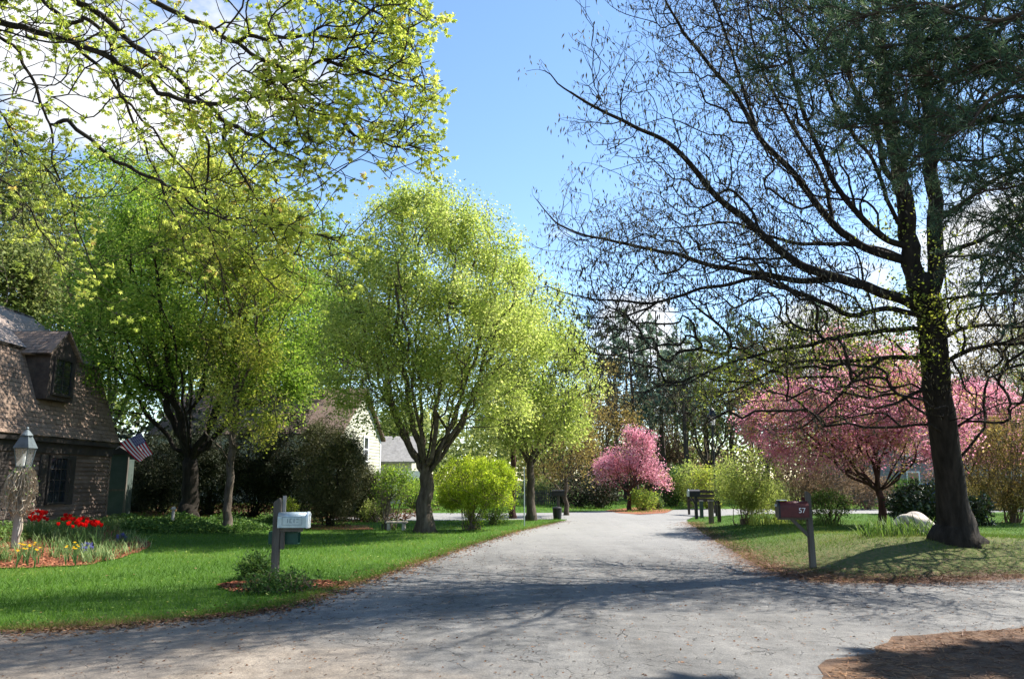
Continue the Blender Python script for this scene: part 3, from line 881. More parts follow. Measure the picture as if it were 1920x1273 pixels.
def sawwall(name, org, parent, mat, p0, p1, z0, z1, out, row=.13, lip=.022, outline=None):
    """lap siding: rows of tilted boards from p0 to p1 (xy), facing 'out'"""
    p0 = np.array(p0, float); p1 = np.array(p1, float); out = np.array(out, float)
    V, Fq = [], []
    nrow = int(math.ceil((z1 - z0) / row))
    for i in range(nrow):
        za = z0 + i * row; zb = min(z1, za + row)
        segs = [(0.0, 1.0)] if outline is None else outline(.5 * (za + zb))
        for s0, s1 in segs:
            a = p0 + (p1 - p0) * s0; b = p0 + (p1 - p0) * s1; k = len(V)
            for q, z, o in ((a, za, lip), (b, za, lip), (b, zb, .004), (a, zb, .004), (a, za, .004), (b, za, .004)):
                V.append((q[0] + out[0] * o - org[0], q[1] + out[1] * o - org[1], z - org[2]))
            Fq += [(k, k + 1, k + 2, k + 3), (k + 4, k + 5, k + 1, k)]
    return mesh(name, V, [np.array(Fq)], mat, parent)


def window(parent, org, x, y0, y1, z0, z1, frame_m, nv=2, nh=3, proud=.05, side=1):
    """a window in a wall whose face is the plane X = x, facing +X"""
    o = np.array(org); mb = MB(); f = .07
    X0, X1 = x - o[0] - .02, x - o[0] + proud
    a, b, c, d = y0 - o[1], y1 - o[1], z0 - o[2], z1 - o[2]
    mb.box((X0, a, c + f), (X1, a + f, d - f)); mb.box((X0, b - f, c + f), (X1, b, d - f))
    mb.box((X0, a, d - f), (X1 + .004, b, d)); mb.box((X0, a - .03, c), (X1 + .03, b + .03, c + f))
    for k in range(1, nv):
        yy = a + f + (b - a - 2 * f) * k / nv; mb.box((X0, yy - .012, c + f), (X1 - .018, yy + .012, d - f))
    for k in range(1, nh):
        zz = c + f + (d - c - 2 * f) * k / nh; mb.box((X0, a + f, zz - .012), (X1 - .021, b - f, zz + .012))
    w = mb.build('window', frame_m, parent)
    MB().box((X0, a + f, c + f), (X1 - .032, b - f, d - f)).build('pane', M['pane'], w)
    return w


# ---- brown gambrel house
HO = (-13.45, 26.4, .3)
hs = empty('gambrel_house', HO, 'dark brown shingled house with gambrel roof and gabled dormer', 'house')
WX, EX, BX, RX = -13.45, -13.22, -14.2, -16.6
EZ, BZ, RZ = 2.93, 5.45, 7.15
Y0, Y1 = 7.0, 26.55
lx = lambda p: tuple(np.array(p, float) - np.array(HO))
sawwall('wall', HO, hs, M['siding'], (WX, Y0 + .2), (WX, 26.4), .25, 2.86, (1, 0), .13, .05)
mb = MB()
mb.prism([(WX - .02 - HO[0], -.4), (WX - .02 - HO[0], 2.5), (BX - .05 - HO[0], BZ - .12 - HO[2]), (RX - HO[0], RZ - .12 - HO[2]), (2 * RX - BX - HO[0], BZ - .12 - HO[2]), (2 * RX - WX - HO[0], 2.5), (2 * RX - WX - HO[0], -.4)],
         1, Y0 + .2 - HO[1], 26.39 - HO[1])
mb.build('gable_wall', M['siding'], hs)
uvquads('lower_roof', [((EX + .03, Y0, EZ - .05), (EX + .03, Y1, EZ - .05), (-13.42, Y1, EZ + .34), (-13.42, Y0, EZ + .34)), ((-13.42, Y0, EZ + .345), (-13.42, Y1, EZ + .345), (BX, Y1, BZ), (BX, Y0, BZ))], M['shingle'], hs, HO)
uvquads('upper_roof', [((BX + .12, Y0, BZ - .02), (BX + .12, Y1 + .03, BZ - .02), (RX, Y1 + .03, RZ), (RX, Y0, RZ)),
                       ((RX, Y1 + .03, RZ + .01), (RX, Y0, RZ + .01)) + (((2 * RX - BX - .12), Y0, BZ - .02), ((2 * RX - BX - .12), Y1 + .03, BZ - .02))[::1]], M['pale_shingle'], hs, HO, .1)
uvquads('rear_roof', [((2 * RX - BX, Y1, BZ - .06), (2 * RX - BX, Y0, BZ - .06), (2 * RX - EX, Y0, EZ), (2 * RX - EX, Y1, EZ))][0:1], M['shingle'], hs, HO)
MB().box((WX + .03 - HO[0], Y0 + .1 - HO[1], 2.42), (EX - .02 - HO[0], 26.5 - HO[1], 2.56)).box((WX + .03 - HO[0], Y0 + .1 - HO[1], 2.12), (WX + .09 - HO[0], 26.42 - HO[1], 2.419)).build('eave_board', M['trim_dark'], hs)
MB().box((WX - .05 - HO[0], 26.32 - HO[1], -.2), (WX + .045 - HO[0], 26.44 - HO[1], 2.42)).build('corner_board', M['siding'], hs)
# dormer
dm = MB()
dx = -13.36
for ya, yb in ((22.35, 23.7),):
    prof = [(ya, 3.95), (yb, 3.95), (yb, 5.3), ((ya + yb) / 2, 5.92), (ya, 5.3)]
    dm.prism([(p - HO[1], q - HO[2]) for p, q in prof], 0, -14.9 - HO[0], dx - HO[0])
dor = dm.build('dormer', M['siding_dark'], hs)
uvquads('dormer_roof', [((-13.26, 22.21, 5.2), (-15.3, 22.21, 5.2), (-15.3, 23.025, 5.99), (-13.26, 23.025, 5.99)),
                        ((-15.3, 23.84, 5.2), (-13.26, 23.84, 5.2), (-13.26, 23.025, 5.985), (-15.3, 23.025, 5.985))], M['shingle'], dor, HO, .07)
w = window(dor, HO, dx, 22.53, 23.52, 4.08, 5.22, M['trim_dark'], 2, 4)
for (a, b, c, d) in ((22.85, 23.85, .95, 2.5), (19.6, 20.6, .95, 2.5), (15.6, 16.6, .95, 2.5)):
    window(hs, HO, WX + .045, a, b, c, d - .14, M['trim_dark'], 3, 4)
    for s in (a - .42, b + .04):
        mb = MB().box((WX + .04 - HO[0], s - HO[1], c - .02 - HO[2]), (WX + .075 - HO[0], s + .36 - HO[1], d - .12 - HO[2]))
        for k in range(14):
            z = c + .06 + k * (d - c - .3) / 14 - HO[2]
            mb.box((WX + .075 - HO[0], s + .05 - HO[1], z), (WX + .088 - HO[0], s + .31 - HO[1], z + .06))
        mb.build('shutter', M['trim_dark'], hs)

# ---- flag by the house corner
fp0, fp1 = P(217, 842, 25.6), P(271, 807, 25.3)
fl = empty('house_flag', fp0, 'red white and blue striped flag hanging from a short pole at the house corner', 'flag')
o = MB().bar((0, 0, 0), fp1 - fp0, .014, 8, 0).build('pole', M['post_pale'], fl)
MB().lathe([(.0, -.03), (.028, -.015), (.032, 0), (.022, .02), (.0, .03)], 10, tuple(fp1 - fp0)).build('finial', M['white'], o)
ha, hb = P(224, 830, 25.5), P(265, 811, 25.33)
f0, f1 = P(261, 866, 25.1) - ha, P(286, 850, 24.9) - hb
nu, nv = 40, 26
V = []
U_, W_ = np.meshgrid(np.linspace(0, 1, nu + 1), np.linspace(0, 1, nv + 1))
for v_, u_ in zip(W_.ravel(), U_.ravel()):        # v along the hoist (0 bottom, 1 top), u along the fly
    p = ha * (1 - v_) + hb * v_ + (f0 * (1 - v_) + f1 * v_) * u_
    p = p + np.array((.25, -.9, .1)) * (.05 * u_ * math.sin(9 * v_ + 3 * u_) + .025 * math.sin(7 * u_ + 4 * v_) * u_)
    p[2] -= .03 * math.sin(math.pi * u_)
    V.append(p - fp0)
V = np.array(V); q, mi = [], []
for j in range(nv):
    for k in range(nu):
        i0 = j * (nu + 1) + k; q.append((i0, i0 + 1, i0 + nu + 2, i0 + nu + 1))
        s = (nv - 1 - j) // 2
        mi.append(2 if (s < 7 and k < nu * .4) else (0 if s % 2 == 0 else 1))
nV = len(V); ex = []; tri = []
gv = V.reshape(nv + 1, nu + 1, 3)


def onflag(u, v):
    a, b = u * nu, v * nv; i, j = min(int(a), nu - 1), min(int(b), nv - 1); a -= i; b -= j
    return (gv[j, i] * (1 - a) + gv[j, i + 1] * a) * (1 - b) + (gv[j + 1, i] * (1 - a) + gv[j + 1, i + 1] * a) * b


nn = np.cross(f1, hb - ha); nn /= np.linalg.norm(nn)
for side in (1, -1):
    for r in range(9):
        for c in range(6 if r % 2 == 0 else 5):
            cu = .4 * (2 * c + 1 + (r % 2)) / 12; cv = 1 - (7 / 13) * (r + 1) / 10
            pc = onflag(cu, cv) + nn * side * .004; k0 = nV + len(ex)
            pts = []
            for k in range(10):
                a = math.pi / 2 + k * math.pi / 5; rr = .026 if k % 2 == 0 else .0105
                pts.append(onflag(cu + rr * math.cos(a) * .9, min(cv + rr * math.sin(a) * 1.6, .999)) + nn * side * .004)
            ex += [pc] + pts
            tri += [(k0, k0 + 1 + k, k0 + 1 + (k + 1) % 10) for k in range(10)]
V = np.concatenate([V, np.array(ex)])
mesh('cloth', V, [np.array(q), np.array(tri)], [M['flag_red'], M['flag_white'], M['flag_blue']], fl, midx=mi + [1] * len(tri), tint=np.full(len(q) + len(tri), .5))

# ---- small grey-green shed behind the house corner
so = P(228, 915, 29.5); so[2] = .3
sh = empty('garden_shed', so, 'small grey green shed with pale corner trim beside the brown house', 'shed')
MB().box((-.5, -.1, 0), (.16, .5, 2.35)).build('wall', M['shed'], sh)
MB().box((.163, -.13, 0), (.22, -.04, 2.35)).box((-.5, -.13, .95), (.163, -.103, 1.02)).build('trim', M['post'], sh)
MB().prism([(-.62, 2.3), (.3, 2.3), (.3, 2.36), (-.17, 2.62), (-.62, 2.36)], 1, -.2, .62).build('roof', M['trim_dark'], sh)

# ---- cream house behind the trees
A = np.array((P(638, 900, 47)[0], 47.0)); B = np.array((P(714, 900, 55)[0], 55.2))
dvec = (B - A) / np.linalg.norm(B - A); nvec = np.array((dvec[1], -dvec[0]))
WL = np.linalg.norm(B - A); CO = (A[0], A[1], 0.0)
ch = empty('cream_house', CO, 'cream clapboard house with brown roof half hidden by dark evergreens', 'house')
EVZ, APZ = 4.6, 7.5


def gab(z):
    if z <= EVZ: return [(0, 1)]
    k = (z - EVZ) / (APZ - EVZ) * .5
    return [(k, 1 - k)]


sawwall('wall', CO, ch, M['cream'], A, B, .2, APZ, nvec, .22, .03, gab)
def H3(s, dpt, z): return (*(A + dvec * s - nvec * dpt), z)
def L3(p): return tuple(np.array(p) - np.array(CO))
mb = MB()
mb.add([L3(H3(0, .03, 0)), L3(H3(WL, .03, 0)), L3(H3(WL, .03, EVZ)), L3(H3(WL / 2, .03, APZ)), L3(H3(0, .03, EVZ)),
        L3(H3(0, 12, 0)), L3(H3(WL, 12, 0)), L3(H3(WL, 12, EVZ)), L3(H3(WL / 2, 12, APZ)), L3(H3(0, 12, EVZ))],
       [(0, 1, 2, 3, 4), (9, 8, 7, 6, 5), (0, 4, 9, 5), (1, 6, 7, 2), (4, 3, 8, 9), (3, 2, 7, 8)])
mb.build('body', M['cream'], ch)
uvquads('roof', [(H3(-.35, 12.2, EVZ - .2), H3(-.35, -.3, EVZ - .2), H3(WL / 2, -.3, APZ + .09), H3(WL / 2, 12.2, APZ + .09)),
                 (H3(WL + .35, -.3, EVZ - .2), H3(WL + .35, 12.2, EVZ - .2), H3(WL / 2, 12.2, APZ + .085), H3(WL / 2, -.3, APZ + .085))], M['brown_roof'], ch, CO, .12)
def wbox(mb, s0, s1, z0, z1, p0, p1, m=0):
    V = [L3(H3(s, -p, z)) for z in (z0, z1) for (s, p) in ((s0, p0), (s1, p0), (s1, p1), (s0, p1))]
    return mb.add(V, [(0, 3, 2, 1), (4, 5, 6, 7), (0, 1, 5, 4), (1, 2, 6, 5), (2, 3, 7, 6), (3, 0, 4, 7)], m)
for s, z in ((5.0, 2.9), (5.0, .5)):
    mb = MB()
    wbox(mb, s - .5, s - .38, z, z + 1.5, 0, .07); wbox(mb, s + .38, s + .5, z, z + 1.5, 0, .07)
    wbox(mb, s - .55, s + .55, z + 1.5, z + 1.64, 0, .08); wbox(mb, s - .6, s + .6, z - .1, z, 0, .1); wbox(mb, s - .38, s + .38, z + .72, z + .79, 0, .06)
    w = mb.build('window', M['white'], ch)
    mb = MB(); wbox(mb, s - .38, s + .38, z, z + 1.5, 0, .045); mb.build('pane', M['pane'], w)
mb = MB(); wbox(mb, WL - .16, WL + .02, 0, EVZ - .25, 0, .06); mb.build('corner_board', M['white'], ch)
# garage wing
mb = MB()
E0 = P(716, 900, 56); E1 = P(800, 900, 58)
mb.box((E0[0] - CO[0] - .5, 56.2 - CO[1], 0), (E1[0] - CO[0] - .8, 62 - CO[1], 3.0)); mb.build('garage_wing', M['cream'], ch)
uvquads('garage_roof', [((E0[0] - .8, 55.8, 2.95), (E1[0] - .5, 55.8, 2.95), (E1[0] - .5, 59.1, 4.9), (E0[0] - .8, 59.1, 4.9)),
                        ((E1[0] - .5, 62.4, 2.95), (E0[0] - .8, 62.4, 2.95), (E0[0] - .8, 59.1, 4.89), (E1[0] - .5, 59.1, 4.89))], M['grey_roof'], ch, CO, .15)
MB().box((E0[0] + .7 - CO[0], 56.12 - CO[1], .05), (E0[0] + 3.3 - CO[0], 56.19 - CO[1], 2.3)).build('garage_door', M['white'], ch)

# ---- grey house far behind the pink trees
GO = (P(1760, 900, 58)[0], P(1760, 900, 58)[1], 0)
gh = empty('grey_house', GO, 'grey house with white trim almost hidden behind the pink blossom trees', 'house')
sawwall('wall', GO, gh, M['grey_roof'], (GO[0] - 5, GO[1]), (GO[0] + 9, GO[1]), .1, 5.6, (0, -1), .2, .03)
MB().box((-5, .02, 0), (9, 9, 5.6)).prism([(-.02, 5.6), (9, 5.6), (4.5, 8.8)], 0, -4.98, 8.98).build('body', M['grey_roof'], gh)
uvquads('roof', [((GO[0] - 5.4, GO[1] - .5, 5.35), (GO[0] + 9.4, GO[1] - .5, 5.35), (GO[0] + 9.4, GO[1] + 4.5, 9.0), (GO[0] - 5.4, GO[1] + 4.5, 9.0)),
                 ((GO[0] + 9.4, GO[1] + 9.5, 5.35), (GO[0] - 5.4, GO[1] + 9.5, 5.35), (GO[0] - 5.4, GO[1] + 4.5, 8.99), (GO[0] + 9.4, GO[1] + 4.5, 8.99))], M['brown_roof'], gh, GO, .14)
MB().box((-5.4, -.54, 5.14), (9.4, -.5, 5.36)).build('fascia_board', M['white'], gh)
for wx in (-1.9, .6, 4.2, 6.6):
    for z in (.9, 3.5):
        w = MB().box((wx - .5, -.08, z), (wx - .4, -.02, z + 1.3)).box((wx + .4, -.08, z), (wx + .5, -.02, z + 1.3)).box((wx - .5, -.085, z + 1.3), (wx + .5, -.02, z + 1.4)).box((wx - .55, -.1, z - .1), (wx + .55, -.02, z)).box((wx - .4, -.075, z + .62), (wx + .4, -.02, z + .68)).build('window', M['white'], gh)
        MB().box((wx - .4, -.06, z), (wx + .4, -.03, z + 1.3)).build('pane', M['pane'], w)
MB().box((2, 3, 8), (2.9, 3.9, 10)).build('chimney', M['brown_roof'], gh)


# ---- mailboxes
def arch(w, hh, n=12):
    r = w / 2
    return [(-r, 0), (r, 0)] + [(r * math.cos(a), hh - r + r * math.sin(a)) for a in np.linspace(0, math.pi, n)]


def text_mesh(s, size, mat, name, parent, loc, rot, depth=.002):
    c = bpy.data.curves.new(name, 'FONT'); c.body = s; c.size = size; c.extrude = depth; c.align_x = 'CENTER'; c.align_y = 'CENTER'
    t = bpy.data.objects.new(name, c); COL.objects.link(t)
    dg = bpy.context.evaluated_depsgraph_get(); me = bpy.data.meshes.new_from_object(t.evaluated_get(dg))
    bpy.data.objects.remove(t); bpy.data.curves.remove(c)
    me.name = name; me.materials.clear(); me.materials.append(mat)
    o = link(bpy.data.objects.new(name, me), parent); o.location = loc; o.rotation_euler = rot
    return o


b0 = G(514, 1097)
ml = empty('grey_mailbox', b0, 'galvanised grey mailbox on a weathered post above a green newspaper box', 'mailbox', rz=R(2))
MB().prism([(-.055, -.1), (.055, -.1), (.06, 1.3), (.03, 1.37), (-.065, 1.30)], 1, -.055, .055).build('post', M['post'], ml, .008)
MB().box((.0625, .02, .84), (.115, .05, 1.4)).build('side_board', M['post_pale'], ml, .004)
MB().box((.0615, -.06, .835), (.42, .018, .895)).box((.0615, -.03, .56), (.13, .01, .8345)).build('arm', M['post'], ml, .006)
bx = MB().prism(arch(.2, .255), 0, .035, .52).build('box', M['galv'], ml, smooth=False)
bx.location = (0, -.03, .90); bx.scale = (.94, 1, .96)
for f in bx.data.polygons: f.use_smooth = abs(f.normal.x) < .5 and f.normal.z > .15
dr = MB().prism(arch(.215, .268), 0, .522, .552).build('door', M['galv_door'], ml); dr.location = (0, -.03, .895); dr.scale = (.94, 1, .96)
MB().box((.552, -.02, .2), (.575, .02, .235)).build('latch', M['galv_door'], dr)
pn = MB()
for x0, x1, z0, z1 in ((.11, .45, .045, .052), (.11, .45, .17, .177), (.11, .117, .052, .17), (.443, .45, .052, .17)):
    pn.box((x0, -.1035, z0), (x1, -.0985, z1))
for x0, x1, z0, z1 in ((.20, .212, .08, .15), (.24, .252, .08, .15), (.252, .28, .08, .09), (.252, .28, .14, .15), (.31, .322, .08, .15), (.35, .39, .14, .15), (.35, .39, .085, .094)):
    pn.box((x0, -.1035, z0), (x1, -.0985, z1))
pn.build('worn_lettering', M['ink'], bx)
nb = MB()
nb.box((-.15, .06, .63), (.33, .24, .645)).box((-.15, .06, .815), (.33, .24, .83)).box((-.15, .06, .645), (.33, .075, .815)).box((-.15, .225, .645), (.33, .24, .815)).box((-.15, .075, .645), (-.135, .225, .815))
nb.build('newspaper_box', M['box_green'], ml, .006)

b0 = G(1524, 1064)
mr = empty('red_mailbox', b0, 'dark red mailbox with white house number on a braced dark post', 'mailbox', rz=R(-2))
MB().prism([(-.05, -.1), (.06, -.1), (.035, 1.33), (-.04, 1.38), (-.05, 1.36)], 1, -.05, .05).build('post', M['post'], mr, .006)
MB().bar((-.03, 0, .56), (-.33, 0, .87), .04, 4).build('brace', M['post'], mr)
MB().box((-.58, -.05, .86), (-.05, .05, .905)).build('arm', M['post'], mr, .004)
bx = MB().prism(arch(.22, .29), 0, -.56, -.04).build('box', M['box_red'], mr); bx.location = (0, -.02, .906)
for f in bx.data.polygons: f.use_smooth = abs(f.normal.x) < .5 and f.normal.z > .15
dr = MB().prism(arch(.235, .30), 0, -.595, -.562).build('door', M['black'], mr); dr.location = (0, -.02, .902)
MB().box((-.63, -.02, .2), (-.595, .02, .24)).build('latch', M['galv'], dr)
MB().box((-.58, -.08, .303), (-.42, .06, .312)).build('lid_plate', M['white'], mr).location = (0, -.02, .906)
text_mesh('57', .13, M['white'], 'house_number', bx, (-.17, -.1125, .12), (R(90), 0, 0))
fg = MB().bar((-.08, .13, .1), (-.08, .13, .34), .008, 6).box((-.085, .125, .3), (-.01, .135, .36)).build('signal_flag', M['box_red'], bx)

b0 = G(1306, 973)
mf = empty('black_mailbox', b0, 'small black mailbox on a black post beside the far driveway posts', 'mailbox', rz=R(8))
MB().box((-.06, -.06, -.1), (.06, .06, .95)).build('post', M['black'], mf, .006)
bx = MB().prism(arch(.24, .3), 0, -.32, .16).build('box', M['black'], mf); bx.location = (0, 0, .95)
MB().prism(arch(.25, .31), 0, -.345, -.322).build('door', M['galv'], bx)
MB().bar((-.2, 0, .93), (-.03, 0, .6), .03, 4).build('brace', M['black'], mf)

b0 = G(1049, 974)
mk = empty('dark_mailbox', b0, 'dark mailbox on a thin post standing behind the black bin', 'mailbox', rz=R(-4))
mk.location.y += .5
MB().box((-.05, -.05, -.1), (.05, .05, .98)).build('post', M['post'], mk)
bx = MB().prism(arch(.22, .26), 0, -.3, .24).build('box', M['black'], mk); bx.location = (0, 0, .98)
MB().prism(arch(.23, .27), 0, .242, .265).build('door', M['black'], bx)

# ---- black bin by the far corner
b0 = G(1045, 973.5)
tb = empty('rubbish_bin', b0, 'squat black bin at the edge of the far street corner', 'bin')
MB().lathe([(.17, 0), (.2, .4), (.205, .41), (.205, .45)], 18).build('body', M['black'], tb, smooth=False)
MB().lathe([(.215, .452), (.215, .48), (.12, .53), (.03, .54)], 18).build('lid', M['black'], tb)

# ---- posts along the far driveway
for px, py, hh, r, m, lab, nm in ((1334, 981, .82, .085, 'post', 'grey weathered wooden post with a flat top by the far driveway', 'wooden_post'), (1316, 971, .72, .07, 'shed', 'green grey post just right of the black mailbox', 'wooden_post')):
    b0 = G(px, py)
    po = empty(nm, b0, lab, 'post', 'posts by the far driveway')
    MB().box((-r, -r, -.1), (r, r, hh)).build('shaft', M[m], po, .01)
    MB().box((-r * 1.12, -r * 1.12, hh), (r * 1.12, r * 1.12, hh + .035)).build('cap', M['post_pale'], po)
# low dark board gate beyond the posts
b0 = G(1349, 979)
gt = empty('board_gate', b0, 'low dark board gate hung between dark posts beyond the black mailbox', 'gate')
mb = MB().box((-.06, -.06, -.1), (.06, .06, 1.35)); mb.build('gate_post', M['trim_dark'], gt)
p2 = P(1292, 960, 38); p2[2] = 0; q2 = P(1350, 960, 36); q2[2] = 0
loc = lambda p: np.array((p[0] - b0[0], p[1] - b0[1], p[2] - b0[2]))
mb = MB()
for z in (.72, .92, 1.12):
    mb.bar(loc(p2) + (0, 0, z), loc(q2) + (0, 0, z), .1, 4)
mb.build('boards', M['trim_dark'], gt)
MB().bar(loc(p2) + (0, 0, -.1), loc(p2) + (0, 0, 1.25), .07, 4).build('gate_post', M['trim_dark'], gt)
MB().bar(loc(q2) + (-.15, 0, -.1), loc(q2) + (-.15, 0, 1.1), .08, 4).build('gate_post', M['trim_dark'], gt)

# ---- thin sign pole
b0 = G(983, 986)
sp = empty('sign_pole', b0, 'thin grey street sign pole standing on the left lawn', 'sign')
MB().bar((0, 0, -.1), (0, 0, 2.15), .025, 8).build('pole', M['galv'], sp)
MB().box((-.012, -.16, 1.72), (.012, .16, 2.1)).build('sign_plate', M['galv'], sp, .003)


# ---- lamp posts
def lantern(base, z, s, parent, fm, glass):
    fr = MB(); n = 4
    rb, rt, hg = .13 * s, .19 * s, .36 * s
    cs = [(math.cos(math.pi / 4 + k * math.pi / 2), math.sin(math.pi / 4 + k * math.pi / 2)) for k in range(4)]
    for c, d in cs: fr.bar((c * rb, d * rb, z), (c * rt, d * rt, z + hg), .011 * s, 5)
    for k in range(4):
        c, d = cs[k], cs[(k + 1) % 4]
        fr.bar((c[0] * rb, c[1] * rb, z), (d[0] * rb, d[1] * rb, z), .011 * s, 5)
    fr.box((-rb * .8, -rb * .8, z - .02 * s), (rb * .8, rb * .8, z - .005))
    L = fr.build('lantern', fm, parent)
    V = []
    for rr, zz in ((rb * .96, z + .01), (rt * .96, z + hg - .01)):
        for c, d in cs: V.append((c * rr, d * rr, zz))
    MB().add(V, [(k, (k + 1) % 4, 4 + (k + 1) % 4, 4 + k) for k in range(4)]).build('glass', glass, L)
    rf = MB(); V = []
    for rr, zz in ((rt * 1.16, z + hg), (rt * 1.16, z + hg + .012 * s), (rt * .55, z + hg + .24 * s), (rt * .5, z + hg + .25 * s)):
        for c, d in cs: V.append((c * rr, d * rr, zz))
    Fs = [(3, 2, 1, 0), (12, 13, 14, 15)]
    for i in range(3):
        for k in range(4): Fs.append((i * 4 + k, i * 4 + (k + 1) % 4, i * 4 + 4 + (k + 1) % 4, i * 4 + 4 + k))
    rf.add(V, Fs)
    zz = z + hg + .25 * s
    rf.lathe([(.115 * s, zz), (.105 * s, zz + .025 * s), (.05 * s, zz + .09 * s), (.02 * s, zz + .12 * s), (.03 * s, zz + .14 * s), (.018 * s, zz + .165 * s), (.003, zz + .18 * s)], 14)
    rf.build('lantern_roof', fm, L)
    MB().lathe([(.018 * s, z), (.018 * s, z + .08 * s), (.034 * s, z + .14 * s), (.03 * s, z + .2 * s), (.006, z + .22 * s)], 10).build('bulb', M['white'], L)
    return L


M['patina'] = paint('grey_patina_metal', [(0, (.05, .065, .07)), (1, (.13, .155, .165))], 6, .5, .1, metal=.3, spec=.5)
b0 = G(27, 1029)
lp = empty('garden_lamp', b0, 'garden lamp with glass lantern on a pale post wrapped in dry vine', 'lamp post')
t_l = b0[1] * CP - (EYE - b0[2]) * SP
ztop = P(46, 874, t_l)[2] - b0[2]
MB().prism([(-.065, -.1), (.065, -.1), (.05, ztop - .06), (-.05, ztop - .06)], 1, -.055, .055).build('post', M['post_pale'], lp, .008)
MB().lathe([(.055, ztop - .07), (.055, ztop - .03), (.02, ztop - .02), (.02, ztop)], 10).build('collar', M['patina'], lp)
lantern(b0, ztop, 1.12, lp, M['patina'], M['lantern_glass'])
# the dry vine over the post top: a thing of its own
rv = np.random.default_rng(51)
vt = b0 + (0, 0, ztop - .12)
w = Wood(b0 + (.09, 0, 0), rv)
i = w.poly([b0 + (.09, 0, 0), b0 + (.09, -.03, ztop * .5), vt + (.03, -.05, 0)], .02, .014, .25, 0)[-1]
for k in range(170):
    a = rv.uniform(0, 2 * np.pi); rr = rv.uniform(.08, .3); dr_ = rv.uniform(.3, .95)
    d = np.array((math.cos(a), math.sin(a), 0))
    w.poly([vt, vt + d * rr * .5 + (0, 0, rv.uniform(.0, .12)), vt + d * rr + (0, 0, -dr_ * .3), vt + d * (rr + rv.normal(0, .06)) + (0, 0, -dr_)], 0, 0, .12, i, .025)
w.twiglets(2, .12, 1.0); w.radii(.008, .024)
vo = empty('dry_vine', b0, 'tangle of leafless pale vine draped around the lamp post', 'vine')
V, q = w.tubes(b0); mesh('stems', V, q, M['vine'], vo)
fo = foliage(w, rv, 260, .05, 'leaf', .04, 2, .5); mesh('leaves', fo[0] - b0, [fo[1]], M['l_bed'], vo, tint=fo[2])

b0, tt = GT(1343, 962)
lf = empty('street_lamp', b0, 'tall black lamp post with pale lantern beyond the bright green shrub', 'lamp post')
zt = P(1341, 795, tt)[2]
MB().lathe([(.12, -.1), (.12, .35), (.07, .45), (.05, 1.2), (.042, zt - .05), (.07, zt - .03), (.07, zt)], 12).build('post', M['black'], lf)
lantern(b0, zt, 1.25, lf, M['black'], M['lantern_glass'])

# ---- small things on the left lawn
b0 = G(323, 985)
gp = empty('garden_post', b0, 'short pale garden post with round cap in the shade under the trees', 'post')
MB().lathe([(.05, -.1), (.05, .4), (.04, .5)], 10).build('shaft', M['post_pale'], gp)
MB().lathe([(.085, .5), (.09, .53), (.05, .58), (.01, .6)], 12).build('cap', M['post_pale'], gp)
b0 = G(747, 994)
bb = empty('stone_bench', b0, 'low pale slab seat beside the multi-stemmed green shrub', 'bench')
MB().box((-.42, -.18, .24), (.3, .18, .29)).build('seat', M['rock'], bb, .01)
for x in (-.32, .18): MB().box((x - .05, -.13, -.05), (x + .05, .13, .24)).build('leg', M['rock'], bb, .01)

# ---- boulder near the oak
def rock(name, base, r, label, seed, squash=(1, 1, .7)):
    rr = np.random.default_rng(seed)
    bm = bmesh.new(); bmesh.ops.create_icosphere(bm, subdivisions=4, radius=1)
    ph = rr.uniform(0, 6, (6, 3)); fr = rr.uniform(1.2, 4.5, (6, 3))
    for v in bm.verts:
        c = np.array(v.co); d = sum(math.sin(float((c * fr[k] + ph[k]).sum())) * (.09 / (1 + .4 * k)) for k in range(6))
        c = c * (1 + d)
        # a hollow undercut at the lower front left
        e = c - np.array((-.55, -.85, -.1)); dd = np.exp(-float(e @ e) / .16)
        c[1] += .38 * dd
        v.co = Vector(c * np.array(squash) * r)
    me = bpy.data.meshes.new(name); bm.to_mesh(me); bm.free()
    me.materials.append(M['rock']); me.polygons.foreach_set('use_smooth', [True] * len(me.polygons))
    o = link(bpy.data.objects.new(name, me)); o.location = tuple(base)
    return tag(o, label, 'rock')


rk = GT(1716, 1002)
o = rock('boulder', rk[0] + (0, 0, .12), .44, 'pale rounded boulder with a hollow side next to the big oak', 4, (.98, .75, .86)); o.rotation_euler = (0, R(14), 0)

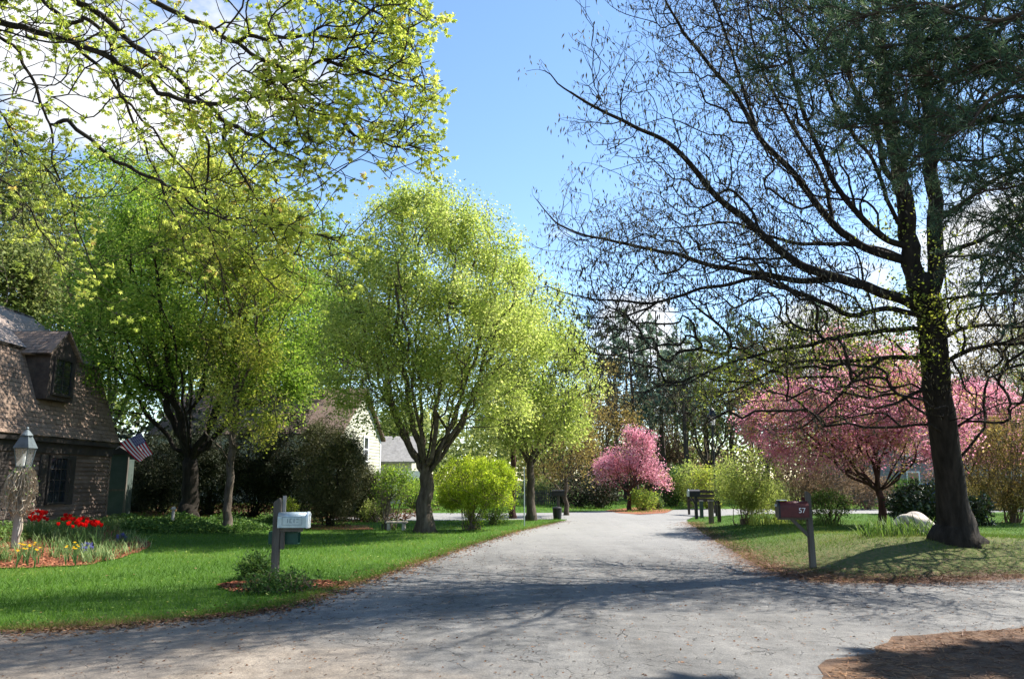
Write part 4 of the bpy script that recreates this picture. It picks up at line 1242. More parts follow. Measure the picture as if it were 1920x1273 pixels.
# ---- blue car parked beyond the rhododendron
co = P(1734, 960, 47); co[2] = 0.0
car = empty('parked_car', co, 'blue car parked beyond the dark green rhododendron', 'car', rz=R(10))
prof = [(-2.1, .3), (-2.12, .75), (-1.95, .92), (-1.35, .98), (-.75, 1.42), (.75, 1.45), (1.45, 1.0), (2.05, .9), (2.12, .6), (2.08, .3)]
MB().prism(prof, 1, -.82, .82).build('body', M['blue'], car, .05)
MB().prism([(-1.2, 1.0), (-.74, 1.36), (-.05, 1.38), (-.05, 1.0)], 1, -.835, .835).prism([(.03, 1.0), (.03, 1.38), (.72, 1.38), (1.3, 1.0)], 1, -.835, .835).build('window', M['pane'], car)
for x in (-1.3, 1.3):
    for y in (-.8, .8):
        wv = MB(); V = []
        for yy in (y - .1, y + .1):
            for k in range(18): V.append((x + .33 * math.cos(k * math.pi / 9), yy, .33 + .33 * math.sin(k * math.pi / 9)))
        wv.add(V, [tuple(range(17, -1, -1)), tuple(range(18, 36))] + [(k, (k + 1) % 18, 18 + (k + 1) % 18, 18 + k) for k in range(18)])
        wo = wv.build('wheel', M['tyre'], car)
        sgn = 1 if y > 0 else -1; V = []
        for yy in (y + sgn * .1, y + sgn * .112):
            for k in range(14): V.append((x + .2 * math.cos(k * math.pi / 7), yy, .33 + .2 * math.sin(k * math.pi / 7)))
        MB().add(V, [tuple(range(13, -1, -1)), tuple(range(14, 28))] + [(k, (k + 1) % 14, 14 + (k + 1) % 14, 14 + k) for k in range(14)]).build('rim', M['galv'], wo)
for y in (-.6, .6): MB().box((-2.135, y - .16, .62), (-2.1, y + .16, .76)).build('headlight', M['white'], car)

# ---- fences far off
def picket(name, label, a, b, hh, m, sp=.14):
    a = np.array((a[0], a[1], 0.)); b = np.array((b[0], b[1], 0.)); L = np.linalg.norm(b - a); d = (b - a) / L
    o = empty(name, a, label, 'fence')
    mb = MB()
    for k in range(int(L / sp)): mb.bar(d * (k * sp), d * (k * sp) + (0, 0, hh * (1 + .03 * math.sin(k * 7))), .045, 4)
    mb.build('pickets', M[m], o)
    n = np.array((-d[1], d[0], 0))
    MB().bar(n * .07 + (0, 0, hh * .3), d * L + n * .07 + (0, 0, hh * .3), .04, 4).bar(n * .07 + (0, 0, hh * .8), d * L + n * .07 + (0, 0, hh * .8), .04, 4).build('rail', M[m], o)
    return o


picket('picket_fence', 'low grey picket fence at the far lawn behind the slim trees', P(985, 940, 52), P(1062, 940, 52), 1.0, 'post')
picket('picket_fence', 'dark grey fence at the wood edge right of the pink tree', P(1225, 940, 50), P(1330, 940, 52), 1.1, 'post')
picket('picket_fence', 'dark grey fence behind the red mailbox and brown shrubs', P(1400, 940, 47), P(1545, 940, 47), 1.15, 'trim_dark', .16)
# ================================================================== THE BIG OAK
def LP(pts, t0, t1, t2=None):
    pts = np.array(pts, float); L = np.concatenate([[0], np.cumsum(np.linalg.norm(np.diff(pts, axis=0), axis=1))]); L /= L[-1]
    return [P(x, y, t0 + (t1 - t0) * u) for (x, y), u in zip(pts, L)]


ro = np.random.default_rng(3)
base = G(1795, 1012); TO = base[1] * CP + (base[2] - EYE) * SP
w = Wood(base - (0, 0, .7), ro)
px = lambda n: n * TO / F / 2
trunk = w.poly([base - (0, 0, .7)] + LP([(1788, 960), (1778, 880), (1768, 800), (1757, 720), (1751, 650), (1742, 570), (1722, 530)], TO, TO), px(50), px(48), .3, 0, .008)
topn = trunk[-1]
fork1 = topn
lead1 = w.poly([w.pos[topn]] + LP([(1708, 490), (1703, 440), (1698, 390), (1690, 340), (1682, 300), (1668, 220), (1655, 120), (1642, 10), (1625, -120), (1600, -260), (1590, -420)], TO, TO - .5), px(35), px(5), .35, topn, .02)
lead2 = w.poly([w.pos[trunk[-3]]] + LP([(1752, 510), (1754, 440), (1752, 380), (1745, 300), (1741, 220), (1728, 120), (1712, 20), (1705, -120), (1720, -260), (1730, -430)], TO, TO + .8), px(31), px(5), .35, trunk[-3], .02)
LIMBS = [  # picture points, start depth offset, end depth offset, widths
    ([(1690, 505), (1660, 478), (1616, 460), (1590, 445), (1560, 418), (1483, 320), (1423, 257), (1383, 187), (1333, 123), (1283, 63), (1250, 5), (1225, -60)], 0, 1.5, 26, 4),
    ([(1423, 257), (1393, 167), (1363, 70), (1337, 0), (1320, -80)], 1.1, 2.5, 12, 3),
    ([(1735, 585), (1700, 565), (1661, 551), (1620, 535), (1573, 521), (1520, 505), (1478, 482), (1437, 447), (1390, 406), (1333, 356), (1300, 313), (1250, 267), (1167, 227), (1067, 173), (1033, 140)], 0, -3.2, 34, 3),
    ([(1573, 521), (1500, 526), (1421, 513), (1358, 502), (1318, 495), (1264, 476), (1201, 463), (1107, 444), (1060, 428), (1030, 405), (1010, 380)], -.9, 1.8, 20, 3),
    ([(1745, 600), (1700, 585), (1661, 579), (1601, 592), (1557, 573), (1494, 548), (1421, 522), (1358, 535), (1311, 542), (1233, 567), (1186, 567), (1139, 564), (1091, 557), (1029, 538)], 0, -4.0, 18, 2.5),
    ([(1233, 567), (1201, 592), (1175, 630)], -2.6, -2.4, 7, 2),
    ([(1227, 573), (1170, 592), (1076, 592)], -2.6, -3.5, 6, 2),
    ([(1700, 462), (1683, 457), (1651, 441), (1620, 413), (1587, 377), (1560, 333), (1540, 290), (1512, 225), (1490, 150), (1472, 60), (1455, -50)], 0, -3.0, 20, 3),
    ([(1700, 490), (1660, 470), (1604, 460), (1557, 457), (1504, 457), (1441, 444), (1374, 416), (1302, 425), (1240, 428)], 0, 3.5, 16, 3),
    ([(1750, 625), (1714, 616), (1661, 620), (1576, 632), (1494, 651), (1437, 660), (1358, 685), (1296, 714), (1217, 730), (1190, 765)], 0, -3.4, 17, 2),
    ([(1755, 675), (1683, 670), (1601, 676), (1504, 678), (1447, 695), (1400, 722), (1340, 744), (1280, 752)], 0, 2.4, 17, 2),
    ([(1660, 672), (1595, 717), (1557, 758), (1504, 799), (1470, 815)], .6, 1.8, 13, 2),
    ([(1762, 735), (1730, 732), (1683, 755), (1645, 764), (1615, 760)], 0, -1.0, 13, 3),
    ([(1762, 690), (1785, 673), (1824, 654), (1871, 645), (1920, 642), (2000, 620), (2090, 640)], 0, -2, 15, 4),
    ([(1755, 640), (1780, 626), (1840, 610), (1920, 613), (2010, 600), (2120, 560)], 0, 2.4, 14, 4),
    ([(1754, 490), (1774, 475), (1824, 456), (1871, 431), (1920, 409), (2010, 370), (2120, 350)], 0.2, -2.5, 15, 3),
    ([(1754, 485), (1790, 482), (1850, 480), (1920, 491), (2010, 500)], 0.2, 3, 10, 3),
    ([(1752, 420), (1770, 406), (1833, 360), (1876, 330), (1920, 316), (2000, 280), (2100, 200)], 0.3, 1, 18, 3),
    ([(1750, 575), (1780, 560), (1840, 554), (1920, 545), (2000, 540)], 0, -3.5, 10, 3),
    ([(1790, 672), (1800, 700), (1815, 735), (1860, 745), (1910, 765)], -.4, -1, 8, 2),
    ([(1690, 345), (1660, 320), (1645, 250), (1600, 160), (1570, 80), (1545, 0), (1510, -110), (1480, -240)], 0, -2, 18, 3),
    ([(1683, 300), (1705, 290), (1718, 240), (1722, 160), (1700, 60), (1670, -90), (1660, -200)], 0, 2.5, 10, 3),
    ([(1560, 418), (1540, 330), (1470, 210), (1420, 110), (1400, 0), (1385, -120)], .6, 3, 13, 3),
    ([(1667, 215), (1600, 90), (1530, -30), (1440, -140), (1370, -230)], -.3, 2.4, 12, 3),
    ([(1655, 120), (1570, -20), (1500, -170), (1450, -300)], -.4, -3, 11, 3),
    ([(1741, 220), (1790, 120), (1850, 10), (1890, -110), (1940, -240)], .5, -2.5, 13, 3),
    ([(1728, 120), (1790, -10), (1840, -170), (1870, -330)], .6, 2.5, 11, 3),
    ([(1745, 300), (1810, 220), (1890, 130), (1990, 40), (2080, -60)], .4, 2.6, 13, 3),
    ([(1712, 20), (1690, -120), (1660, -280), (1670, -420)], .6, -2.5, 10, 3),
    ([(1700, 430), (1670, 390), (1640, 310), (1580, 220), (1520, 100), (1440, 0), (1390, -90)], -.2, -4.5, 13, 3),
]
limb_nodes = []
for pts, a, b, w0, w1 in LIMBS:
    limb_nodes.append(w.poly(LP(pts, TO + a * .8, TO + b * .8), px(w0 * .62), px(w1 * .8), .33, None, .009))
src = np.concatenate([np.array(l[max(1, len(l) // 5):]) for l in limb_nodes] + [np.array(lead1[8:]), np.array(lead2[8:])])
n_ = 11500
k = ro.choice(src, n_)
off = ro.normal(0, 1, (n_, 3)) * (1, 1, .9); off = nrm(off) * (ro.uniform(.25, 1, n_) ** .8 * 1.15)[:, None]
pts = w.pos[k] + off + w.dir[k] * ro.uniform(0, .9, n_)[:, None] + (0, 0, .12)
pts = pts[(pts[:, 2] > 2.7) & (pts[:, 0] > .95 + .35 * np.sin(pts[:, 2] * 1.7))]
w.grow(pts, .12, 1.0, 1.2)
w.twiglets(3, .29, .6); w.twiglets(1, .2, .6)
w.gcap = .026; w.radii(.0038, px(49))
oak = empty('oak_tree', base, 'huge dark oak with wide bare budding limbs towering over the right lawn', 'tree')
V, q = w.tubes(base, 0, (.85, .32))
mesh('trunk', V, q, M['bark_dark'], oak, smooth=True)
# catkins and buds hang from the finest twigs; young leaf tufts sit on the limbs near the trunk
tp = w.tips(); n = 52000
i = ro.choice(tp, n)
pos = w.pos[i] + ro.normal(0, .09, (n, 3)); ax = nrm(np.stack([ro.normal(0, .35, n), ro.normal(0, .35, n), -np.ones(n)], -1)); nor = nrm(ro.normal(0, 1, (n, 3)))
own = ro.normal(0, .2, w.n)
ok_ = pos[:, 2] > 2.2; i, pos, ax, nor = i[ok_], pos[ok_], ax[ok_], nor[ok_]; n = len(i)
V1, q1, t1 = leaves('slim', pos, ax, nor, .09 * ro.uniform(.6, 1.5, n), .38 + own[i] + ro.normal(0, .15, n), ro)
mesh('catkins', V1 - base, [q1], M['l_catkin'], oak, tint=t1)
near = np.concatenate([np.array(trunk[14:]), np.array(limb_nodes[9][:22]), np.array(limb_nodes[9][4:22]), np.array(limb_nodes[10][:20]), np.array(limb_nodes[4][:9]), np.array(limb_nodes[2][:5]), np.array(limb_nodes[15][:10]), np.array(limb_nodes[18][:8]), np.array(lead1[:5])])
cl = ro.choice(near, 260); cpos = w.pos[cl] + ro.normal(0, .25, (260, 3))
n = 7500; i = ro.integers(0, 260, n)
pos = cpos[i] + ro.normal(0, .16, (n, 3)); nor = nrm(ro.normal(0, 1, (n, 3)) + (0, 0, .4)); ax = nrm(ro.normal(0, 1, (n, 3)))
V2, q2, t2 = leaves('leaf', pos, ax, nor, .06 * ro.uniform(.6, 1.4, n), .55 + ro.normal(0, .2, 260)[i] + ro.normal(0, .12, n), ro)
mesh('young_leaves', V2 - base, [q2], M['l_tall'], oak, tint=t2)

# ================================================================== OVERHANGING MAPLE (its trunk stands left of the picture)
rf_ = np.random.default_rng(5)
base = np.array((-9.2, 8.2, 0.0))
w = Wood(base, rf_)
tr = w.poly([base, base + (.05, .05, 1.5), base + (.1, .1, 3.0), base + (.25, .15, 4.2)], .3, .24, .3, 0, .01)
w.poly([w.pos[tr[-1]], base + (-.3, .4, 6), base + (-.6, .5, 8.5), base + (-.4, .3, 11)], .17, .03, .4, tr[-1])
w.poly([w.pos[tr[-1]], base + (.2, -.9, 6.2), base + (.6, -1.8, 8)], .14, .03, .4, tr[-1])
hub = tr[-1]
FB = [
    ([(-520, -330), (-200, -180), (0, -80), (80, 3), (110, 27), (133, 67), (160, 103), (200, 143), (233, 187), (247, 217), (267, 267), (290, 317), (317, 377), (337, 424), (350, 470)], 9.0, 9.6, 12, 2),
    ([(-300, -250), (0, -90), (143, 0), (173, 20), (213, 50), (250, 83), (300, 117), (333, 147), (367, 183), (400, 207), (420, 227), (423, 267), (443, 317), (477, 367), (500, 417), (515, 450)], 8.8, 8.4, 15, 2),
    ([(420, 222), (467, 250), (520, 283), (570, 310)], 8.5, 8.0, 6, 2),
    ([(-420, -80), (-150, 10), (0, 43), (67, 60), (133, 80), (187, 100), (233, 123), (267, 147), (300, 173), (343, 190), (377, 193), (433, 187), (477, 177), (500, 160), (547, 133), (600, 113), (677, 88), (710, 50), (740, 0)], 9.1, 8.0, 12, 2),
    ([(477, 177), (493, 176), (567, 188), (640, 212), (717, 230), (783, 230), (815, 228)], 8.5, 8.6, 5, 1.5),
    ([(600, 200), (627, 213), (667, 250), (717, 267), (767, 277), (827, 283), (872, 290)], 8.5, 8.3, 5, 1.5),
    ([(-100, -300), (150, -110), (280, 0), (317, 20), (360, 40), (417, 70), (467, 100), (520, 130), (547, 133)], 8.2, 8.2, 11, 4),
    ([(430, 75), (467, 67), (507, 77), (547, 68), (640, 72), (720, 60), (790, 50), (825, 30)], 8.2, 7.8, 5, 1.5),
    ([(520, 130), (547, 167), (553, 207), (567, 247), (583, 263)], 8.2, 8.1, 4, 1.5),
    ([(-350, -200), (-120, -30), (0, 67), (33, 100), (57, 140), (73, 190), (90, 233), (100, 283), (110, 333), (130, 377), (147, 424), (160, 470), (185, 520)], 8.6, 9.2, 8, 1.5),
    ([(90, 227), (123, 230), (167, 263), (200, 293), (233, 313), (287, 333), (317, 353), (360, 383), (400, 403), (480, 418), (560, 436), (630, 452)], 8.8, 8.3, 6, 1.5),
    ([(110, 27), (160, 35), (200, 73), (213, 113), (220, 160), (243, 200), (283, 247), (320, 290), (357, 330), (370, 363), (420, 410)], 9.1, 8.6, 6, 1.5),
    ([(-300, 60), (-120, 130), (0, 213), (20, 257), (67, 300), (87, 320), (120, 350)], 8.8, 8.5, 6, 1.5),
    ([(343, 190), (360, 227), (383, 250), (393, 297), (387, 333), (388, 390), (400, 450), (412, 500)], 8.7, 8.9, 5, 1.5),
    ([(-100, -300), (250, -200), (450, -90), (600, -30), (700, 20), (760, 60), (800, 110), (820, 170)], 8.0, 7.8, 9, 1.5),
    ([(450, -90), (560, -80), (680, -60), (760, -30), (815, 30)], 7.9, 7.4, 6, 1.5),
    ([(600, 113), (660, 130), (720, 150), (780, 160), (850, 155)], 8.1, 8.4, 5, 1.5),
    ([(-420, 150), (-150, 230), (0, 330), (60, 400), (100, 470)], 9, 9.5, 6, 1.5),
]
ends = []
for pts, a, b, w0, w1 in FB:
    pts = [(x if x < 760 else 760 + (x - 760) * .6, y) for x, y in pts]
    q_ = LP(pts, a, b); rr = 8.5 / F / 2
    st = hub if pts[0][0] < -60 else None
    ends.append(w.poly(q_, w0 * rr * 1.5, w1 * rr * 1.6, .22, st, .018))
src = np.concatenate([np.array(l[max(1, len(l) // 6):]) for l in ends])
n_ = 2600
wt = w.pos[src][:, 0]; wt = np.where(wt > -3.2, 2.6, 1.0) * np.where(wt < -6.5, .25, 1); wt /= wt.sum()
k = rf_.choice(src, n_, p=wt)
off = nrm(rf_.normal(0, 1, (n_, 3))) * (rf_.uniform(.15, 1, n_) * .55)[:, None]
gp_ = w.pos[k] + off + w.dir[k] * rf_.uniform(0, .35, n_)[:, None]
w.grow(gp_[gp_[:, 0] < -.82 - .012 * rf_.uniform(0, 20, n_)], .1, 1.0, .9)
w.twiglets(2, .16, .6, .15)
w.gcap = .012; w.radii(.0035, .28)
fm = empty('overhanging_maple', base, 'maple leaning in over the left lawn with clusters of drooping yellow green leaves', 'tree')
V, q = w.tubes(base, 0, (.4, .4)); mesh('trunk', V, q, M['bark_dark'], fm, smooth=True)
tp = w.tips(); ncl = len(tp)
own = rf_.normal(0, .17, ncl)
xs = w.pos[tp][:, 0]
k = rf_.choice(ncl, 5600, p=(lambda z: z / z.sum())(np.where(xs < -6.8, .2, 1.0)))
per = 7; idx = np.repeat(k, per); n = len(idx)
cen = w.pos[tp][k] + rf_.normal(0, .06, (len(k), 3)); cen = np.repeat(cen, per, 0)
ax = nrm(np.stack([rf_.normal(0, .6, n), rf_.normal(0, .6, n), -.75 + rf_.normal(0, .5, n)], -1))
V, q, t = leaves('maple', cen + ax * .01, ax, nrm(rf_.normal(0, 1, (n, 3)) + (0, 0, .5)), .043 * rf_.uniform(.5, 1.4, n), .5 + own[idx] + rf_.normal(0, .13, n), rf_)
mesh('leaf_clusters', V - base, [q], M['l_fore'], fm, tint=t)


# ================================================================== PINES
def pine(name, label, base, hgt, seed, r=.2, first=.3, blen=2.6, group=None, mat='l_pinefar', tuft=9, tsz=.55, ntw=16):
    rng = np.random.default_rng(seed); base = np.asarray(base, float)
    w = Wood(base, rng)
    ids = w.poly([base, base + (rng.normal(0, .15), rng.normal(0, .15), hgt * .5), base + (rng.normal(0, .3), rng.normal(0, .3), hgt)], r, .03, .5, 0, .02)
    z0 = hgt * first
    tips = []
    for i in ids[2:]:
        z = w.pos[i][2] - base[2]
        if z < z0: continue
        f = min(1.0, (z - z0) / (hgt - z0))
        L = blen * (1 - f) ** .7 * (.55 + .45 * math.sin(min(1, f * 5) * 1.57)) + .35
        for a in rng.uniform(0, 2 * np.pi, rng.integers(1, 4)):
            if rng.uniform() < .28: continue
            l = L * rng.uniform(.5, 1.15)
            d = np.array((math.cos(a), math.sin(a), 0))
            e = w.pos[i] + d * l + (0, 0, l * rng.uniform(-.12, .3))
            m = w.pos[i] + d * l * .5 + (0, 0, l * rng.uniform(-.1, .05))
            q = w.poly([w.pos[i], m, e], 0, 0, .5, i, .02)
            tips += q[2:]
    tips = np.array(tips)
    new = w.twiglets(2, .45, .5, -.3, src=tips)
    w.radii(.012, r)
    o = empty(name, base, label, 'tree', group)
    V, Fq = w.tubes(base); mesh('trunk', V, Fq, M['bark_pine'], o, smooth=True)
    n = len(new) * tuft; i = np.repeat(new, tuft)
    ax = nrm(w.dir[i] + rng.normal(0, .75, (n, 3)) + (0, 0, .15)); nor = nrm(rng.normal(0, 1, (n, 3)))
    own = rng.normal(0, .2, w.n)
    V, q, t = leaves('slim', w.pos[i] - ax * tsz * .2 + rng.normal(0, .07, (n, 3)), ax, nor, tsz * rng.uniform(.6, 1.3, n), .5 + own[i] + rng.normal(0, .15, n), rng)
    mesh('crown', V - base, [q], M[mat], o, tint=t)
    return o


def copy_tree(o, loc, rz, s, label=None):
    c = o.copy(); COL.objects.link(c); c.location = tuple(float(v) for v in loc); c.rotation_euler = (0, 0, rz); c.scale = (s, s, s)
    if label: c['label'] = label
    for chd in list(o.children):
        d = chd.copy(); COL.objects.link(d); d.parent = c
    return c


PG = 'tall pines beyond the far street'
PL = 'tall thin dark pine with blue green tufts beyond the far street'
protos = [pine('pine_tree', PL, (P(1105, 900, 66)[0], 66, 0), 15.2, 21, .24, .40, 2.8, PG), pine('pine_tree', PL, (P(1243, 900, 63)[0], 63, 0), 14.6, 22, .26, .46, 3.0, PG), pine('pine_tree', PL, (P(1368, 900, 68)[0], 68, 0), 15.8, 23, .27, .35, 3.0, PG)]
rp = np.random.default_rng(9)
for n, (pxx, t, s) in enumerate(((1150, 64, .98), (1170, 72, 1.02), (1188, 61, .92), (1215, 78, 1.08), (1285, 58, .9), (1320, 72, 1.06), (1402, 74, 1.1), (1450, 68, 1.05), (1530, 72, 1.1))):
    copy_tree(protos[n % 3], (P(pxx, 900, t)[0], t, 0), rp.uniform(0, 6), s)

# near pine: trunk right of the picture, dark boughs reaching in at the upper right
rn = np.random.default_rng(31)
base = np.array((6.5, 5.9, 0.0)); KN = .63
w = Wood(base, rn)
tr = w.poly([base, base + (0, 0, 4), base + (.1, 0, 9), base + (.1, .1, 16)], .34, .06, .4, 0, .01)
NB = [([(2300, 150), (2100, 60), (1920, 35), (1780, 75), (1650, 85), (1520, 100), (1430, 130)], 10.5, 12), ([(2300, 300), (2100, 230), (1920, 185), (1800, 210), (1690, 225), (1590, 240)], 10.5, 11.5),
      ([(2300, 120), (2100, 100), (1920, 105), (1820, 135), (1740, 160), (1640, 200)], 10.2, 12.2), ([(2300, -60), (2100, -60), (1920, -30), (1750, 20), (1600, 30), (1480, 20)], 10.6, 12.5),
      ([(2300, 420), (2100, 360), (1920, 345), (1850, 360), (1790, 395)], 10.4, 10.9), ([(2300, 500), (2100, 430), (1960, 420), (1890, 440), (1850, 480)], 10.2, 11),
      ([(2300, 260), (2050, 270), (1920, 280), (1830, 300), (1760, 300), (1700, 320)], 10.7, 12), ([(2300, -150), (2050, -150), (1800, -120), (1600, -90), (1400, -60)], 10.8, 12.5),
      ([(2300, 30), (2050, -10), (1850, 40), (1700, 10), (1560, 60)], 10.3, 10.6), ([(2300, -260), (2050, -230), (1800, -200), (1650, -150)], 10.2, 10),
      ([(2300, 0), (2080, 40), (1900, 70), (1770, 110), (1640, 130), (1540, 140)], 10.9, 12), ([(2300, 200), (2080, 190), (1900, 215), (1780, 240), (1680, 262)], 11.2, 12.4), ([(2300, -20), (2060, 10), (1880, -10), (1740, 40), (1650, 50)], 11.4, 12.6),
      ([(2300, 350), (2060, 310), (1900, 320), (1820, 345)], 11.2, 12), ([(2300, 440), (2060, 400), (1940, 385), (1870, 405)], 10.9, 11.6), ([(2300, 90), (2080, 140), (1930, 150), (1860, 180), (1780, 260), (1735, 290)], 9.6, 9.8), ([(2250, 560), (2050, 500), (1950, 500), (1880, 540)], 10, 10.6)]
for k_ in range(4):
    y0_ = rn.uniform(-40, 240); x1_ = rn.uniform(1540, 1800); y1_ = max(0, y0_ * .8 + rn.uniform(0, 70))
    NB.append(([(2300, y0_ - 20), (2050, y0_), ((x1_ + 2050) / 2, (y0_ + y1_) / 2 + rn.uniform(-20, 20)), (x1_ + 90, y1_ - 5), (x1_, y1_)], rn.uniform(9.8, 11.5), rn.uniform(10.5, 12.8)))
tipsn = []
for pts, a, b in NB:
    q_ = LP(pts, a * KN, b * KN)
    zz = q_[0][2]; j = int(np.argmin(np.abs(w.pos[tr][:, 2] - zz)))
    ids = w.poly(q_, .032, .007, .2, tr[j], .02)
    tipsn += [i for i in ids[len(ids) // 4:]]
for a in np.linspace(0, 2 * np.pi, 44):        # the rest of the crown, out of the picture to the right
    z = rn.uniform(4.5, 15.5)
    if math.cos(a) < -.3: continue
    j = int(np.argmin(np.abs(w.pos[tr][:, 2] - z))); l = rn.uniform(1.8, 3.6) * (1.2 - z / 20)
    d = np.array((math.cos(a), math.sin(a), 0)); p0 = w.pos[tr[j]]
    ids = w.poly([p0, p0 + d * l * .5, p0 + d * l + (0, 0, .3)], .04, .01, .4, tr[j], .03)
    tipsn += [i for i in ids[2:]]
tipsn = np.array(tipsn)
t1_ = w.twiglets(5, .28, .85, -.05, src=tipsn); t2_ = w.twiglets(2, .15, .6, -.2, src=t1_)
w.radii(.003, .3)
npn = empty('overhanging_pine', base, 'dark pine boughs with long needles hanging in at the upper right', 'tree')
V, q = w.tubes(base, 0, (.3, .3)); mesh('trunk', V, q, M['bark_pine'], npn, smooth=True)
per = 21; src = np.concatenate([t2_, t1_]); idx = np.repeat(src, per); n = len(idx)
ax = nrm(w.dir[idx] * .6 + rn.normal(0, .6, (n, 3))); own = rn.normal(0, .16, w.n)
V, q, t = leaves('needle', w.pos[idx] - w.dir[idx] * rn.uniform(0, .1, n)[:, None], ax, nrm(rn.normal(0, 1, (n, 3))), .09 * rn.uniform(.7, 1.25, n), .45 + own[idx] + rn.normal(0, .15, n), rn)
mesh('needles', V - base, [q], M['l_pine'], npn, tint=t)
print('near pine needles', n)

pine('added_shade_pine', 'unseen tall pine added beyond the right edge to shade the needle bed', (14.6, 10.3, 0), 17, 77, .3, .2, 4.8, None, 'l_pine', 30, .6)  # two unseen pines added only to cast shade on the needle bed
pine('added_shade_pine', 'second unseen tall pine added farther beyond the right edge to shade the needle bed', (17.0, 11.3, 0), 18, 78, .3, .3, 4.2, None, 'l_pine', 30, .6)

# ================================================================== TREES
b, t = GT(797, 998)
tree('round_maple', 'round crowned maple with fresh yellow green leaves on the left verge', 'tree', b,
     [EL(815, 560, t, 190, 215, 3.1), EL(730, 640, t, 125, 175, 2.6), EL(905, 650, t, 120, 185, 2.7), EL(815, 430, t, 120, 85, 2.0)], 1.75, .25, 1700, 128000, .076, 'l_maple', leaders=17, seed=41, bf=.3, spread=.2, maxcnt=3, droop=.25, twl=.3, zmin=3.2, tbase=.52)
b, t = GT(995, 976)
tree('young_maple', 'broad yellow green maple standing behind the round one by the corner', 'tree', b,
     [EL(1010, 690, t, 95, 170, 2.6), EL(960, 610, t, 80, 120, 2.3), EL(1050, 740, t, 75, 110, 2.3), EL(990, 800, t, 100, 70, 2.4)], 2.2, .17, 900, 66000, .085, 'l_maple', leaders=7, seed=42, spread=.24, maxcnt=3, droop=.2, zmin=3.0, tbase=.55)
b, t = GT(352, 972); t += .0
tree('dark_limbed_maple', 'spreading bright green maple with black forked trunk behind the lawn', 'tree', b,
     [EL(360, 560, t, 200, 190, 3.4), EL(240, 640, t, 130, 150, 2.7), EL(500, 640, t, 110, 170, 2.7), EL(300, 430, t, 120, 110, 2.3)], 2.0, .3, 1400, 105000, .098, 'l_green', 'bark_dark', leaders=10, seed=43, spread=.26, maxcnt=3, droop=.2, zmin=3.8, tbase=.5)
b, t = GT(424, 992)
tree('slender_tree', 'tall slender tree with a straight grey trunk rising beside the spreading maple', 'tree', b,
     [EL(430, 420, t, 120, 150, 1.8), EL(455, 780, t, 80, 75, 1.5), EL(440, 640, t, 75, 110, 1.3), EL(520, 480, t, 60, 130, 1.3)], 6.6, .125, 620, 34000, .08, 'l_tall', 'bark', leaders=4, seed=44, spread=.2, maxcnt=3, droop=.25, tbase=.55)
# trees behind the left side
GB = 'tall trees closing the view behind the brown house'
for n, (px_, py_, t, rx, ry, lf, lab) in enumerate(((60, 480, 40, 150, 190, 'l_bg', 'tall olive tree with bare looking top directly above the brown house roof'), (190, 470, 44, 130, 200, 'l_green', 'tall green tree between the olive tree and the spreading maple'),
                                               (-60, 430, 36, 140, 200, 'l_bg', 'olive tree half cut off by the left edge above the roof'), (560, 560, 52, 110, 200, 'l_green', 'green tree rising behind the brown roof of the cream house'),
                                               (640, 600, 60, 90, 150, 'l_bg', 'dull olive tree beyond the cream house'), (330, 480, 48, 150, 210, 'l_bg', 'dull olive tree behind the spreading bright green maple'))):
    b = P(px_, 900, t); b[2] = 0
    tree('tall_tree', lab, 'tree', b, [EL(px_, py_, t, rx, ry, 3.8), EL(px_ - rx * .4, py_ + ry * .5, t, rx * .7, ry * .5, 3), EL(px_ + rx * .5, py_ + ry * .4, t, rx * .6, ry * .5, 3)], 4.0, .25, 620, 30000, .16, lf, 'bark', leaders=6, seed=60 + n, spread=.38, maxcnt=3, group=GB, rtip=.01, twl=.5)
# woods at the right
GR = 'mixed trees beyond the pink blossom'
for n, (px_, py_, t, rx, ry, lf, lab) in enumerate(((1330, 740, 60, 75, 90, 'l_bg', 'hazy green young tree behind the tall black lamp post'), (1440, 730, 56, 60, 110, 'l_russet', 'russet budding tree left of the large pink tree'), (1520, 660, 62, 95, 85, 'l_bg', 'olive budding tree showing above the large pink tree'),
                                               (1640, 690, 66, 80, 80, 'l_bg', 'green tree between the oak trunk and the olive budding tree'), (1880, 690, 58, 90, 120, 'l_tan', 'tan budding tree right of the oak trunk'), (1130, 790, 54, 55, 110, 'l_tan', 'tan leafed tree left of the far pink tree'),
                                               (1230, 820, 66, 50, 70, 'l_russet', 'thin russet tree behind the far pink tree'), (1280, 720, 72, 50, 120, 'l_bg', 'olive tree among the pines'), (1980, 620, 50, 110, 160, 'l_bg', 'olive tree at the right edge beyond the oak'))):
    b = P(px_, 900, t); b[2] = 0
    tree('budding_tree', lab, 'tree', b, [EL(px_, py_, t, rx, ry, 2.6), EL(px_ - rx * .4, py_ + ry * .4, t, rx * .7, ry * .5, 2), EL(px_ + rx * .5, py_ + ry * .3, t, rx * .6, ry * .6, 2)], 2.4, .17, 420, 9500, .13, lf, 'bark', leaders=6, seed=80 + n, spread=.34, maxcnt=3, group=GR, rtip=.012, twl=.5)
b, t = GT(1062, 966)
tree('tan_tree', 'small tan leafed tree near the far corner beside the black bin', 'tree', b, [EL(1050, 840, t, 75, 70, 1.8), EL(1085, 790, t, 50, 75, 1.5)], 1.7, .1, 380, 11000, .075, 'l_tan', 'bark', leaders=6, seed=95, spread=.2, maxcnt=3)
b, t = GT(962, 972)
tree('red_trunk_tree', 'slim tree with a straight reddish trunk behind the lime green bush', 'tree', b, [EL(955, 760, t, 60, 90, 1.6)], 4.2, .13, 260, 7000, .085, 'l_maple', 'bark_red', leaders=4, seed=96, spread=.2, maxcnt=3)

